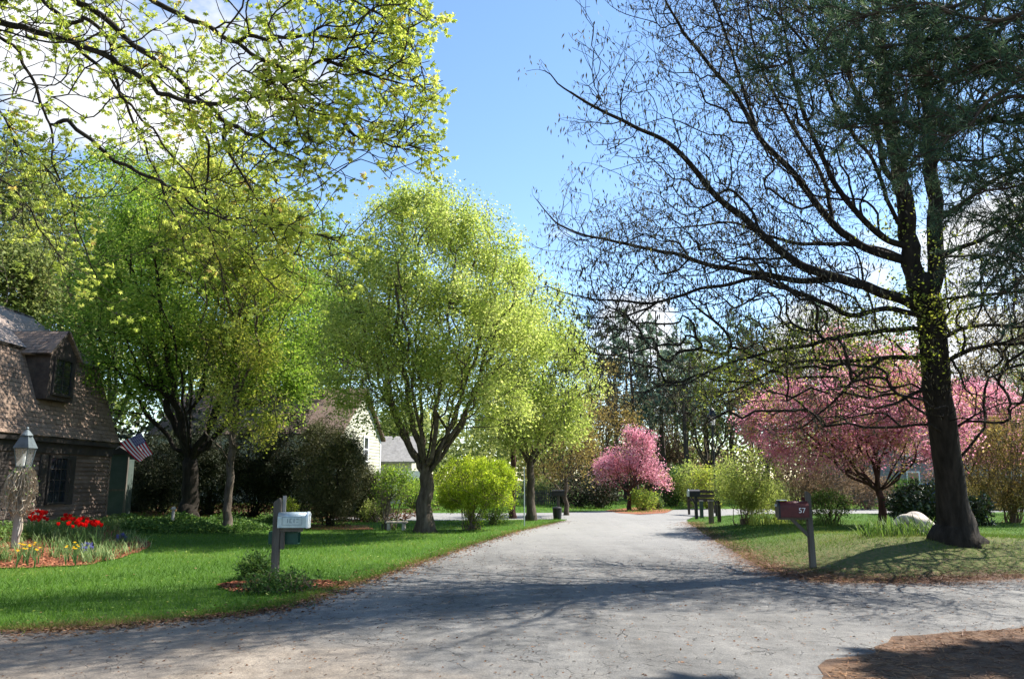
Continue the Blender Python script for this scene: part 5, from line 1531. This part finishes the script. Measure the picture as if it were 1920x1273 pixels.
# pink blossom trees
b, t = GT(1655, 984)
tree('pink_cherry', 'large pink blossom tree with fanning reddish stems left of the oak trunk', 'tree', b,
     [EL(1560, 790, t, 150, 85, 2.4), EL(1660, 740, t, 90, 85, 2.2), EL(1640, 815, t, 110, 70, 2.2), EL(1575, 665, t, 42, 60, 1.2), EL(1690, 690, t, 40, 50, 1.1), EL(1430, 780, t, 36, 34, 1.0), EL(1480, 800, t, 70, 60, 1.8), EL(1750, 800, t, 60, 75, 1.8)], 1.1, .115, 1400, 80000, .066, 'l_pinkdark', 'bark_red', leaders=13, seed=101, spread=.16, maxcnt=3, tbase=.52, clump=.3, twl=.25, zmin=1.9, crown='blossom')
b = P(1838, 900, 36); b[2] = 0
tree('pink_cherry', 'smaller pink blossom tree showing just right of the oak trunk', 'tree', b, [EL(1825, 790, 36, 75, 75, 2.0), EL(1850, 835, 36, 60, 50, 1.6)], 1.2, .1, 560, 42000, .08, 'l_pink', 'bark_red', leaders=8, seed=102, spread=.18, maxcnt=3, tbase=.4, crown='blossom')
b, t = GT(1180, 957)
tree('pink_cherry', 'small bright pink blossom tree at the head of the street', 'tree', b, [EL(1195, 858, t, 30, 34, 1.2), EL(1142, 884, t, 30, 22, 1.1), EL(1225, 886, t, 22, 18, .8), EL(1242, 908, t, 10, 12, .45), EL(1182, 822, t, 14, 22, .6), EL(1208, 832, t, 15, 20, .6), EL(1160, 855, t, 16, 16, .7)], 1.0, .1, 560, 19000, .075, 'l_pink', 'bark_red', leaders=9, seed=103, spread=.16, maxcnt=3, tbase=.42, clump=.26, zmin=1.3, crown='blossom')

# ================================================================== SHRUBS
b, t = GT(884, 993)
shrub('lime_bush', 'big rounded lime green bush with bare lower stems beside the round maple', 'bush', b, [EL(890, 905, t, 74, 46, 1.25), EL(930, 925, t, 38, 46, .8), EL(850, 915, t, 36, 42, .8)], 42, 560, 36000, .05, 'l_forsythia', seed=111, spread=.07, zmin=.8, tbase=.55)
b, t = GT(925, 983)
shrub('green_shrub', 'small bright green shrub tucked at the right foot of the lime green bush', 'bush', b, [EL(930, 950, t, 26, 30, .6)], 12, 130, 3000, .05, 'l_green', seed=112, spread=.07, tbase=.65)
b, t = GT(727, 993)
shrub('stemmed_shrub', 'green shrub on many upright stems left of the round maple', 'bush', b, [EL(738, 915, t, 42, 36, .8), EL(720, 940, t, 28, 30, .6)], 18, 220, 3800, .065, 'l_green', 'bark_light', seed=113, spread=.1, zmin=.9)
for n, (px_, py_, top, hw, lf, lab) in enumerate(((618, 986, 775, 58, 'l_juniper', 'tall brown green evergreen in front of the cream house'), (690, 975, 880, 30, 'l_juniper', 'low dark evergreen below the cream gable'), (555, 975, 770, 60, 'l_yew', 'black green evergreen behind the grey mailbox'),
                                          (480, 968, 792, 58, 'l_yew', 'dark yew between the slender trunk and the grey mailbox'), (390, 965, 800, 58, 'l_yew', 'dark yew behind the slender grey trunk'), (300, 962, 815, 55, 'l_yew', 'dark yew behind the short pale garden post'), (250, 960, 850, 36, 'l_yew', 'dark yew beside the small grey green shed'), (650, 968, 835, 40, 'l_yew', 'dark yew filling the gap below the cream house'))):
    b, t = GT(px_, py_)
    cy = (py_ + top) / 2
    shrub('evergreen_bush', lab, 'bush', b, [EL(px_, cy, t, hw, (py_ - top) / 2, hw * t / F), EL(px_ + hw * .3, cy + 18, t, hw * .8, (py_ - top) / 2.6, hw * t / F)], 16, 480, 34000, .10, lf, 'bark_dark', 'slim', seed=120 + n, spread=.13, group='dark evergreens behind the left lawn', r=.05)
b, t = GT(540, 984); shrub('golden_shrub', 'small golden shrub right behind the grey mailbox', 'bush', b, [EL(538, 955, t, 17, 19, .45)], 10, 90, 1800, .05, 'l_forsythia', seed=131, spread=.06, tbase=.6)
b, t = GT(705, 978); shrub('box_bush', 'clipped yellowish ball of a bush under the cream gable', 'bush', b, [EL(692, 958, t, 16, 18, .45)], 10, 80, 1500, .05, 'l_shrub', seed=132, spread=.06)
b, t = GT(1398, 982)
shrub('bright_shrub', 'airy bright green shrub beside the far driveway posts', 'bush', b, [EL(1400, 895, t, 54, 52, 1.3), EL(1420, 925, t, 42, 40, 1.1), EL(1368, 920, t, 26, 36, .8)], 28, 520, 17000, .058, 'l_shrub', 'twig', seed=133, spread=.1, tbase=.55)
b, t = GT(1500, 975)
shrub('brown_shrub', 'bare brownish twiggy shrub behind the red mailbox', 'bush', b, [EL(1512, 892, t, 55, 48, 1.2), EL(1568, 902, t, 50, 48, 1.1)], 46, 900, 11000, .045, 'l_russet', 'twig', seed=134, spread=.09, rtip=.006)
b, t = GT(1558, 982)
shrub('leggy_shrub', 'low leggy green shrub between red mailbox post and pink tree', 'bush', b, [EL(1555, 950, t, 40, 26, .8)], 14, 200, 3400, .055, 'l_cover', 'bark_red', seed=135, spread=.09, tbase=.65)
b, t = GT(1748, 990)
shrub('rhododendron', 'dark glossy rhododendron mound just left of the oak trunk', 'bush', b, [EL(1742, 948, t, 52, 42, 1.1), EL(1708, 955, t, 30, 28, .9)], 20, 320, 8500, .10, 'l_rhodo', 'bark_dark', seed=136, spread=.08, up=.9, tbase=.55)
b, t = GT(1848, 985); shrub('rhododendron', 'dark glossy rhododendron sprig just right of the oak trunk', 'bush', b, [EL(1838, 955, t, 14, 26, .5)], 8, 70, 1100, .10, 'l_rhodo', 'bark_dark', seed=137, spread=.07, up=.9)
b, t = GT(1900, 980)
shrub('tall_brown_shrub', 'tall brown twiggy shrub at the right edge beyond the oak', 'bush', b, [EL(1895, 870, t, 80, 85, 1.5), EL(1930, 840, t, 60, 95, 1.4)], 50, 1100, 24000, .055, 'l_tan', 'twig', seed=138, spread=.12, rtip=.006, tbase=.35)
b, t = GT(1207, 957); shrub('round_shrub', 'light green shrub right of the far pink tree stem', 'bush', b, [EL(1207, 935, t, 22, 17, .8)], 12, 120, 2600, .09, 'l_green', seed=139, spread=.1, tbase=.7)
b, t = GT(1235, 955); shrub('round_shrub', 'dull green shrub at the right end of the mulch island', 'bush', b, [EL(1228, 940, t, 12, 14, .5)], 8, 70, 1200, .09, 'l_cover', seed=140, spread=.1, tbase=.6)
GU = 'undergrowth shrubs along the far wood edge'
for n, (px_, top, hw, tt, lf, lab) in enumerate(((1085, 890, 50, 49, 'l_yew', 'black green bush behind the tan trees at the corner'), (1125, 905, 30, 47, 'l_yew', 'dark bush left of the far pink tree stem'), (1010, 900, 45, 54, 'l_bg', 'olive bush behind the slim corner tree'), (1265, 880, 25, 50, 'l_cover', 'dark green bush right of the far pink tree'), (1292, 870, 22, 48, 'l_shrub', 'pale green upright bush near the black mailbox'),
                                            (1325, 880, 25, 46, 'l_tall', 'yellow green bush left of the tall lamp post'), (1460, 905, 40, 46, 'l_bg', 'olive bush behind the dark fence'), (1620, 890, 50, 45, 'l_russet', 'russet bush behind the large pink tree stems'), (1690, 905, 40, 47, 'l_cover', 'dark green bush beyond the parked blue car'), (1790, 880, 60, 48, 'l_russet', 'russet bush behind the oak trunk'),
                                            (1860, 900, 50, 44, 'l_tan', 'tan bush right of the oak trunk'), (820, 900, 60, 50, 'l_bg', 'olive bush behind the round maple trunk'), (900, 880, 60, 56, 'l_bg', 'olive bush behind the lime green bush'), (780, 905, 40, 46, 'l_green', 'green bush in front of the garage door'))):
    b = P(px_, 900, tt); b[2] = 0
    yb = 900 + 1.62 * F / tt
    shrub('wild_bush', lab, 'bush', b, [EL(px_, (top + yb) / 2, tt, hw, (yb - top) / 2, 1.4)], 14, 260, 4200, .11, lf, 'twig', seed=150 + n, spread=.18, group=GU, rtip=.008)

# day lilies near the boulder and strap leaves at the red mailbox
def straps(name, label, cen, rad, n, L, mat, seed, tint=.5, ang=.45):
    r_ = np.random.default_rng(seed); base = np.asarray(cen, float)
    p = np.clip(r_.normal(0, 1, (n, 2)), -1.5, 1.5) * (rad[0] * .5, rad[1] * .5)
    pos = np.stack([p[:, 0] + base[0], p[:, 1] + base[1], h(p[:, 0] + base[0], p[:, 1] + base[1])], -1)
    ax = nrm(np.stack([r_.normal(0, ang, n), r_.normal(0, ang, n), np.ones(n)], -1)); nor = nrm(np.stack([-ax[:, 0], -ax[:, 1], .2 * np.ones(n)], -1) + r_.normal(0, .1, (n, 3)))
    V, q, t = leaves('strap', pos, ax, nor, L * r_.uniform(.6, 1.2, n), tint + r_.normal(0, .17, n), r_)
    o = mesh(name, V - base, [q], M[mat], tint=t); o.location = tuple(base)
    return tag(o, label, 'plant')


straps('daylily_clump', 'clump of green strap leaves in front of the pale boulder', G(1690, 1004), (1.0, .5), 260, .42, 'l_cover', 201, .8)
straps('daylily_clump', 'bright strap leaf clump behind the red mailbox', G(1455, 982), (1.1, .5), 240, .42, 'l_shrub', 202, .5)
straps('daylily_clump', 'green strap leaf clump right of the red mailbox post', G(1545, 985), (.7, .4), 140, .36, 'l_cover', 203, .75)

# low ground cover along the shaded wood edge and at the mailbox foot
rc = np.random.default_rng(205)
def cover(name, poly, n, hh, size, mat, tint, shape='leaf'):
    p = scatter(n, poly, rc); m = len(p)
    pos = np.stack([p[:, 0], p[:, 1], h(p[:, 0], p[:, 1]) + rc.uniform(.02, 1, m) ** .7 * hh * (.7 + .3 * np.sin(p[:, 0] * 3 + p[:, 1] * 2))], -1)
    V, q, t = leaves(shape, pos, nrm(rc.normal(0, 1, (m, 3)) * (1, 1, .5)), nrm(rc.normal(0, .7, (m, 3)) + (0, 0, 1)), size * rc.uniform(.6, 1.4, m), tint + rc.normal(0, .2, m), rc)
    o = mesh(name, V, [q], mat, tint=t); o['kind'] = 'stuff'; return o


cover('ground_cover', COVER, 30000, .32, .085, M['l_cover'], .5)
DARK = [(-24, G(225, 978)[1] - .5), (-24, 46), (-4, 46), (-4.5, G(580, 978)[1] - .3)]
cover('leaf_litter', DARK, 20000, .05, .11, M['needle'], .15)
b = G(517, 1112)
shrub('creeping_juniper', 'low green creeping plant around the foot of the grey mailbox post', 'plant', b + (0, .25, 0), [(b + (.05, .2, .1), np.array((.46, .26, .09))), (b + (-.1, .0, .07), np.array((.36, .2, .08)))], 20, 260, 4200, .04, 'l_cover', seed=207, spread=.05, r=.012, tbase=.62)
b = G(470, 1090)
shrub('dark_iris_tuft', 'dark leafy tuft left of the grey mailbox post', 'plant', b, [(b + (0, .2, .16), np.array((.2, .2, .14)))], 12, 120, 2600, .08, 'l_cover', 'bark_dark', 'slim', seed=208, spread=.05, r=.01)

# ================================================================== FLOWER BED
rb = np.random.default_rng(301)
p = scatter(2600, BED, rb, lod=40); p = p[p[:, 0] > -13.2]
m = len(p); pos = np.stack([p[:, 0], p[:, 1], h(p[:, 0], p[:, 1])], -1)
cl = np.sin(p[:, 0] * 2.3 + 1) * np.sin(p[:, 1] * 1.7)
front = np.array(g((-160, 1058), (0, 1052), (160, 1046), (230, 1034), (262, 1020)))
keep = rb.uniform(0, 1, m) < .55 + .45 * cl
dist = np.min(np.linalg.norm(p[:, None] - np.array(g(*[(x, 1066 - .0016 * max(0, x) ** 1.85 * .05) for x in range(-150, 280, 12)]))[None], axis=2), axis=1)
keep &= dist > .7
p = p[keep]
rep = 9; pp = np.repeat(p, rep, 0) + rb.normal(0, .06, (len(p) * rep, 2)); m = len(pp)
ax = nrm(np.stack([rb.normal(0, .4, m), rb.normal(0, .4, m), np.ones(m)], -1)); nor = nrm(np.stack([-ax[:, 0], -ax[:, 1], .2 * np.ones(m)], -1) + rb.normal(0, .15, (m, 3)))
V, q, t = leaves('strap', np.stack([pp[:, 0], pp[:, 1], h(pp[:, 0], pp[:, 1]) + .02], -1), ax, nor, .25 * rb.uniform(.5, 1.25, m), .5 + np.repeat(rb.normal(0, .22, len(p)), rep) + rb.normal(0, .12, m), rb)
o = mesh('bed_foliage', V, [q], M['l_bed'], tint=t); o['kind'] = 'stuff'
cover('bed_leaves', [(-13.2, 13.5), (-13.2, 26), (-11.9, 25), (-11.3, 19.5), (-11.4, 13.5)], 9000, .34, .075, M['l_cover'], .75)


def flower_mesh(kind, seed):
    r_ = np.random.default_rng(seed); V, Fs, mi = [], [], []
    def tri_leaf(p0, ax, nor, L, sh, m):
        v, q, _ = leaves(sh, np.array([p0]), np.array([ax], float), np.array([nor], float), np.array([L]), np.array([.5]), r_)
        k = sum(len(x) for x in V); V.append(v); Fs.extend((q + k).tolist()); mi.extend([m] * len(q))
    hh = {'tulip': .46, 'daffodil': .3, 'hyacinth': .2}[kind]; pk = .6 if kind == 'daffodil' else 1.0
    for a in (0, 2.1): tri_leaf((0, 0, 0), (.02 * math.cos(a), .02 * math.sin(a), 1), (math.cos(a), math.sin(a), 0), hh, 'blade', 0)
    for a in r_.uniform(0, 6, 3): tri_leaf((0, 0, 0), (.45 * math.cos(a), .45 * math.sin(a), 1), (-math.cos(a), -math.sin(a), .3), hh * .75, 'strap', 0)
    if kind == 'tulip':
        for k in range(6):
            a = k * math.pi / 3; tri_leaf((0, 0, hh - .01), (.42 * math.cos(a), .42 * math.sin(a), 1), (math.cos(a), math.sin(a), -.2), .105, 'leaf', 1)
            tri_leaf((.02 * math.cos(a + .5), .02 * math.sin(a + .5), hh), (.2 * math.cos(a + .5), .2 * math.sin(a + .5), 1), (math.cos(a + .5), math.sin(a + .5), 0), .095, 'leaf', 1)
    elif kind == 'daffodil':
        for k in range(6):
            a = k * math.pi / 3; tri_leaf((0, 0, hh), (math.cos(a), math.sin(a), .3), (0, 0, 1), .065 * pk, 'leaf', 1)
            tri_leaf((.01 * math.cos(a), .01 * math.sin(a), hh), (.3 * math.cos(a), .3 * math.sin(a), 1), (math.cos(a), math.sin(a), 0), .04 * pk, 'leaf', 1)
    else:
        for k in range(26):
            a = r_.uniform(0, 6.28); z = r_.uniform(.09, .2); tri_leaf((0, 0, z), (math.cos(a), math.sin(a), -.1), (0, 0, 1), .035, 'leaf', 1)
    return np.concatenate(V), Fs, mi


def flowers(kind, name, label, cat, group, spots, mat, seed):
    r_ = np.random.default_rng(seed)
    V, Fs, mi = flower_mesh(kind, seed)
    ks = {}
    for f, m_ in zip(Fs, mi): ks.setdefault(len(f), []).append((f, m_))
    groups = [np.array([f for f, _ in v]) for v in ks.values()]; mids = [m_ for v in ks.values() for _, m_ in v]
    proto = None
    for x, y in spots:
        z = float(h(x, y)) + .02
        if proto is None:
            proto = mesh(name, V, groups, [M['stem'], M[mat]], tint=r_.uniform(.2, .8, len(mids)), midx=mids); o = proto
            tag(o, label, cat, group)
        else:
            o = proto.copy(); COL.objects.link(o)
        o.location = (x, y, z); s = r_.uniform(.85, 1.15); o.scale = (s, s, s); o.rotation_euler = (r_.normal(0, .08), r_.normal(0, .08), r_.uniform(0, 6))


def spots(n, px0, px1, py0, py1, dz, seed, slope=0):
    """places whose flower heads (dz above the soil) were measured in the picture"""
    r_ = np.random.default_rng(seed); out = []
    for _ in range(n):
        u = r_.uniform(); x = px0 + (px1 - px0) * u; y = r_.uniform(py0, py1) + slope * u
        q = G(x, y + dz * 72); out.append((q[0], q[1]))
    return out


TL = [('red tulip in the flower bed in front of the brown house', 'red tulips in the flower bed')]
flowers('tulip', 'tulip', TL[0][0], 'flower', TL[0][1], spots(26, 46, 86, 965, 977, .46, 1, 4) + spots(36, 106, 186, 976, 990, .46, 2, 10), 'bloom_red', 401)
flowers('daffodil', 'daffodil', 'small yellow daffodil near the front of the flower bed', 'flower', 'yellow daffodils in the flower bed', spots(16, 30, 76, 1026, 1046, .3, 3) + spots(9, 108, 142, 1026, 1042, .3, 4), 'bloom_yellow', 402)
flowers('hyacinth', 'grape_hyacinth', 'small blue spike flower near the edge of the flower bed', 'flower', 'blue spike flowers in the flower bed', spots(16, 150, 172, 1020, 1030, .2, 5) + spots(14, 218, 236, 1000, 1008, .2, 6), 'bloom_blue', 403)

# ================================================================== FAR WOODS
rw = np.random.default_rng(501)
def woods(name, arcs, n, size, mat, seed, label):
    r_ = np.random.default_rng(seed); pos = []
    for x0, x1, y0, y1, zt, k in arcs:
        m = int(n * k); c = r_.uniform(0, 1, (70, 2)); cx = x0 + (x1 - x0) * c[:, 0]; cy = y0 + (y1 - y0) * c[:, 1]; cz = r_.uniform(.15, 1, 70) * zt
        i = r_.integers(0, 70, m); s = r_.uniform(1.5, 4.0, 70)[i]
        q = np.stack([cx[i], cy[i], cz[i]], -1) + r_.normal(0, .55, (m, 3)) * s[:, None] * (1, 1, .8)
        pos.append(q[q[:, 2] > 0])
    pos = np.concatenate(pos); m = len(pos)
    V, q, t = leaves('leaf', pos, nrm(r_.normal(0, 1, (m, 3))), nrm(r_.normal(0, 1, (m, 3)) + (0, 0, .5)), size * r_.uniform(.6, 1.4, m), .5 + .25 * np.sin(pos[:, 0] * .35 + pos[:, 2] * .5) + r_.normal(0, .15, m), r_)
    o = mesh(name, V, [q], mat, tint=t); o['kind'] = 'stuff'; o['label'] = label
    return o


woods('far_woods', [(-75, -18, 62, 85, 15, .42), (-20, 5, 70, 92, 8, .26), (2, 60, 76, 96, 6.8, .34), (28, 80, 62, 85, 8, .2)], 52000, .5, M['l_bg'], 502, 'dull green woodland beyond the far street')
woods('far_thicket', [(-45, -14, 44, 56, 5, .5), (4, 50, 74, 82, 2.4, .3)], 26000, .34, M['l_yew'], 503, 'dark thicket under the far trees')
woods('far_brush', [(3, 60, 66, 76, 4.2, 1)], 15000, .3, M['l_russet'], 504, 'brown budding brush at the foot of the pines')

# ================================================================== SKY, SUN, CAMERA
SUN_AZ, SUN_EL = R(67), R(48)
wd = bpy.data.worlds.new('World'); sc.world = wd; wd.use_nodes = True
nt = wd.node_tree; nt.nodes.clear()
sky = N(nt, 'ShaderNodeTexSky', sky_type='NISHITA', sun_disc=False)
sky.sun_elevation = SUN_EL; sky.sun_rotation = SUN_AZ; sky.altitude = 50; sky.air_density = 1.0; sky.dust_density = .05; sky.ozone_density = 2.0
tc = N(nt, 'ShaderNodeTexCoord').outputs['Generated']
mp = N(nt, 'ShaderNodeMapping'); mp.inputs['Scale'].default_value = (1, 1, 1.6); nt.links.new(tc, mp.inputs['Vector'])
f = noise(nt, mp.outputs[0], 3.4, 9, .56, .25)
bias = None
def pdir(x, y):
    d = P(x, y, 1.0) - np.array((0, 0, EYE)); return d / np.linalg.norm(d)
for (x, y, deg, k) in ((300, 150, 12, .27), (90, 250, 9, .22), (1580, 585, 6, .27), (1860, 555, 7, .3), (1210, 690, 6, .26), (1310, 20, 3, .14), (-700, 100, 25, .2)):
    dp = N(nt, 'ShaderNodeVectorMath', operation='DOT_PRODUCT'); dp.inputs[1].default_value = tuple(pdir(x, y))
    nt.links.new(tc, dp.inputs[0])
    b_ = mrange(nt, dp.outputs['Value'], math.cos(R(deg * 1.35)), math.cos(R(deg * .25)), 0, k)
    bias = b_ if bias is None else mth(nt, 'MAXIMUM', bias, b_)
cl = mrange(nt, mth(nt, 'ADD', f, bias), .68, .80)
cshade = ramp(nt, [(.35, (3.2, 3.4, 3.75)), (.65, (4.8, 4.9, 5.0))], noise(nt, mp.outputs[0], 7, 6)).outputs['Color']
hs_ = N(nt, 'ShaderNodeHueSaturation'); hs_.inputs['Saturation'].default_value = 1.06; hs_.inputs['Value'].default_value = 1.0
nt.links.new(sky.outputs[0], hs_.inputs['Color'])
c = mixc(nt, cl, hs_.outputs[0], cshade)
bg = N(nt, 'ShaderNodeBackground'); bg.inputs['Strength'].default_value = .102
nt.links.new(c, bg.inputs['Color'])
wo = N(nt, 'ShaderNodeOutputWorld'); nt.links.new(bg.outputs[0], wo.inputs[0])

sl = bpy.data.lights.new('sun', 'SUN'); sl.energy = 5.0; sl.angle = R(.42); sl.color = (1, .955, .88)
so_ = link(bpy.data.objects.new('sun', sl))
sd = Vector((math.sin(SUN_AZ) * math.cos(SUN_EL), math.cos(SUN_AZ) * math.cos(SUN_EL), math.sin(SUN_EL)))
so_.rotation_euler = (-sd).to_track_quat('-Z', 'Y').to_euler(); so_.location = (30, 20, 40)

cam = bpy.data.cameras.new('camera'); cam.sensor_width = 36; cam.lens = 36 * F / 1920; cam.clip_end = 4000; cam.clip_start = .05
co_ = link(bpy.data.objects.new('camera', cam)); co_.location = (0, 0, EYE); co_.rotation_euler = (R(90) + PITCH, 0, 0)
sc.camera = co_
vs = sc.view_settings
sc.display_settings.display_device = 'sRGB'
vs.view_transform = 'Standard'; vs.look = 'None'; vs.exposure = 1.45; vs.gamma = 1.0; vs.use_curve_mapping = False
sc.cycles.max_bounces = 8; sc.cycles.transmission_bounces = 6; sc.cycles.transparent_max_bounces = 12; sc.cycles.use_denoising = True
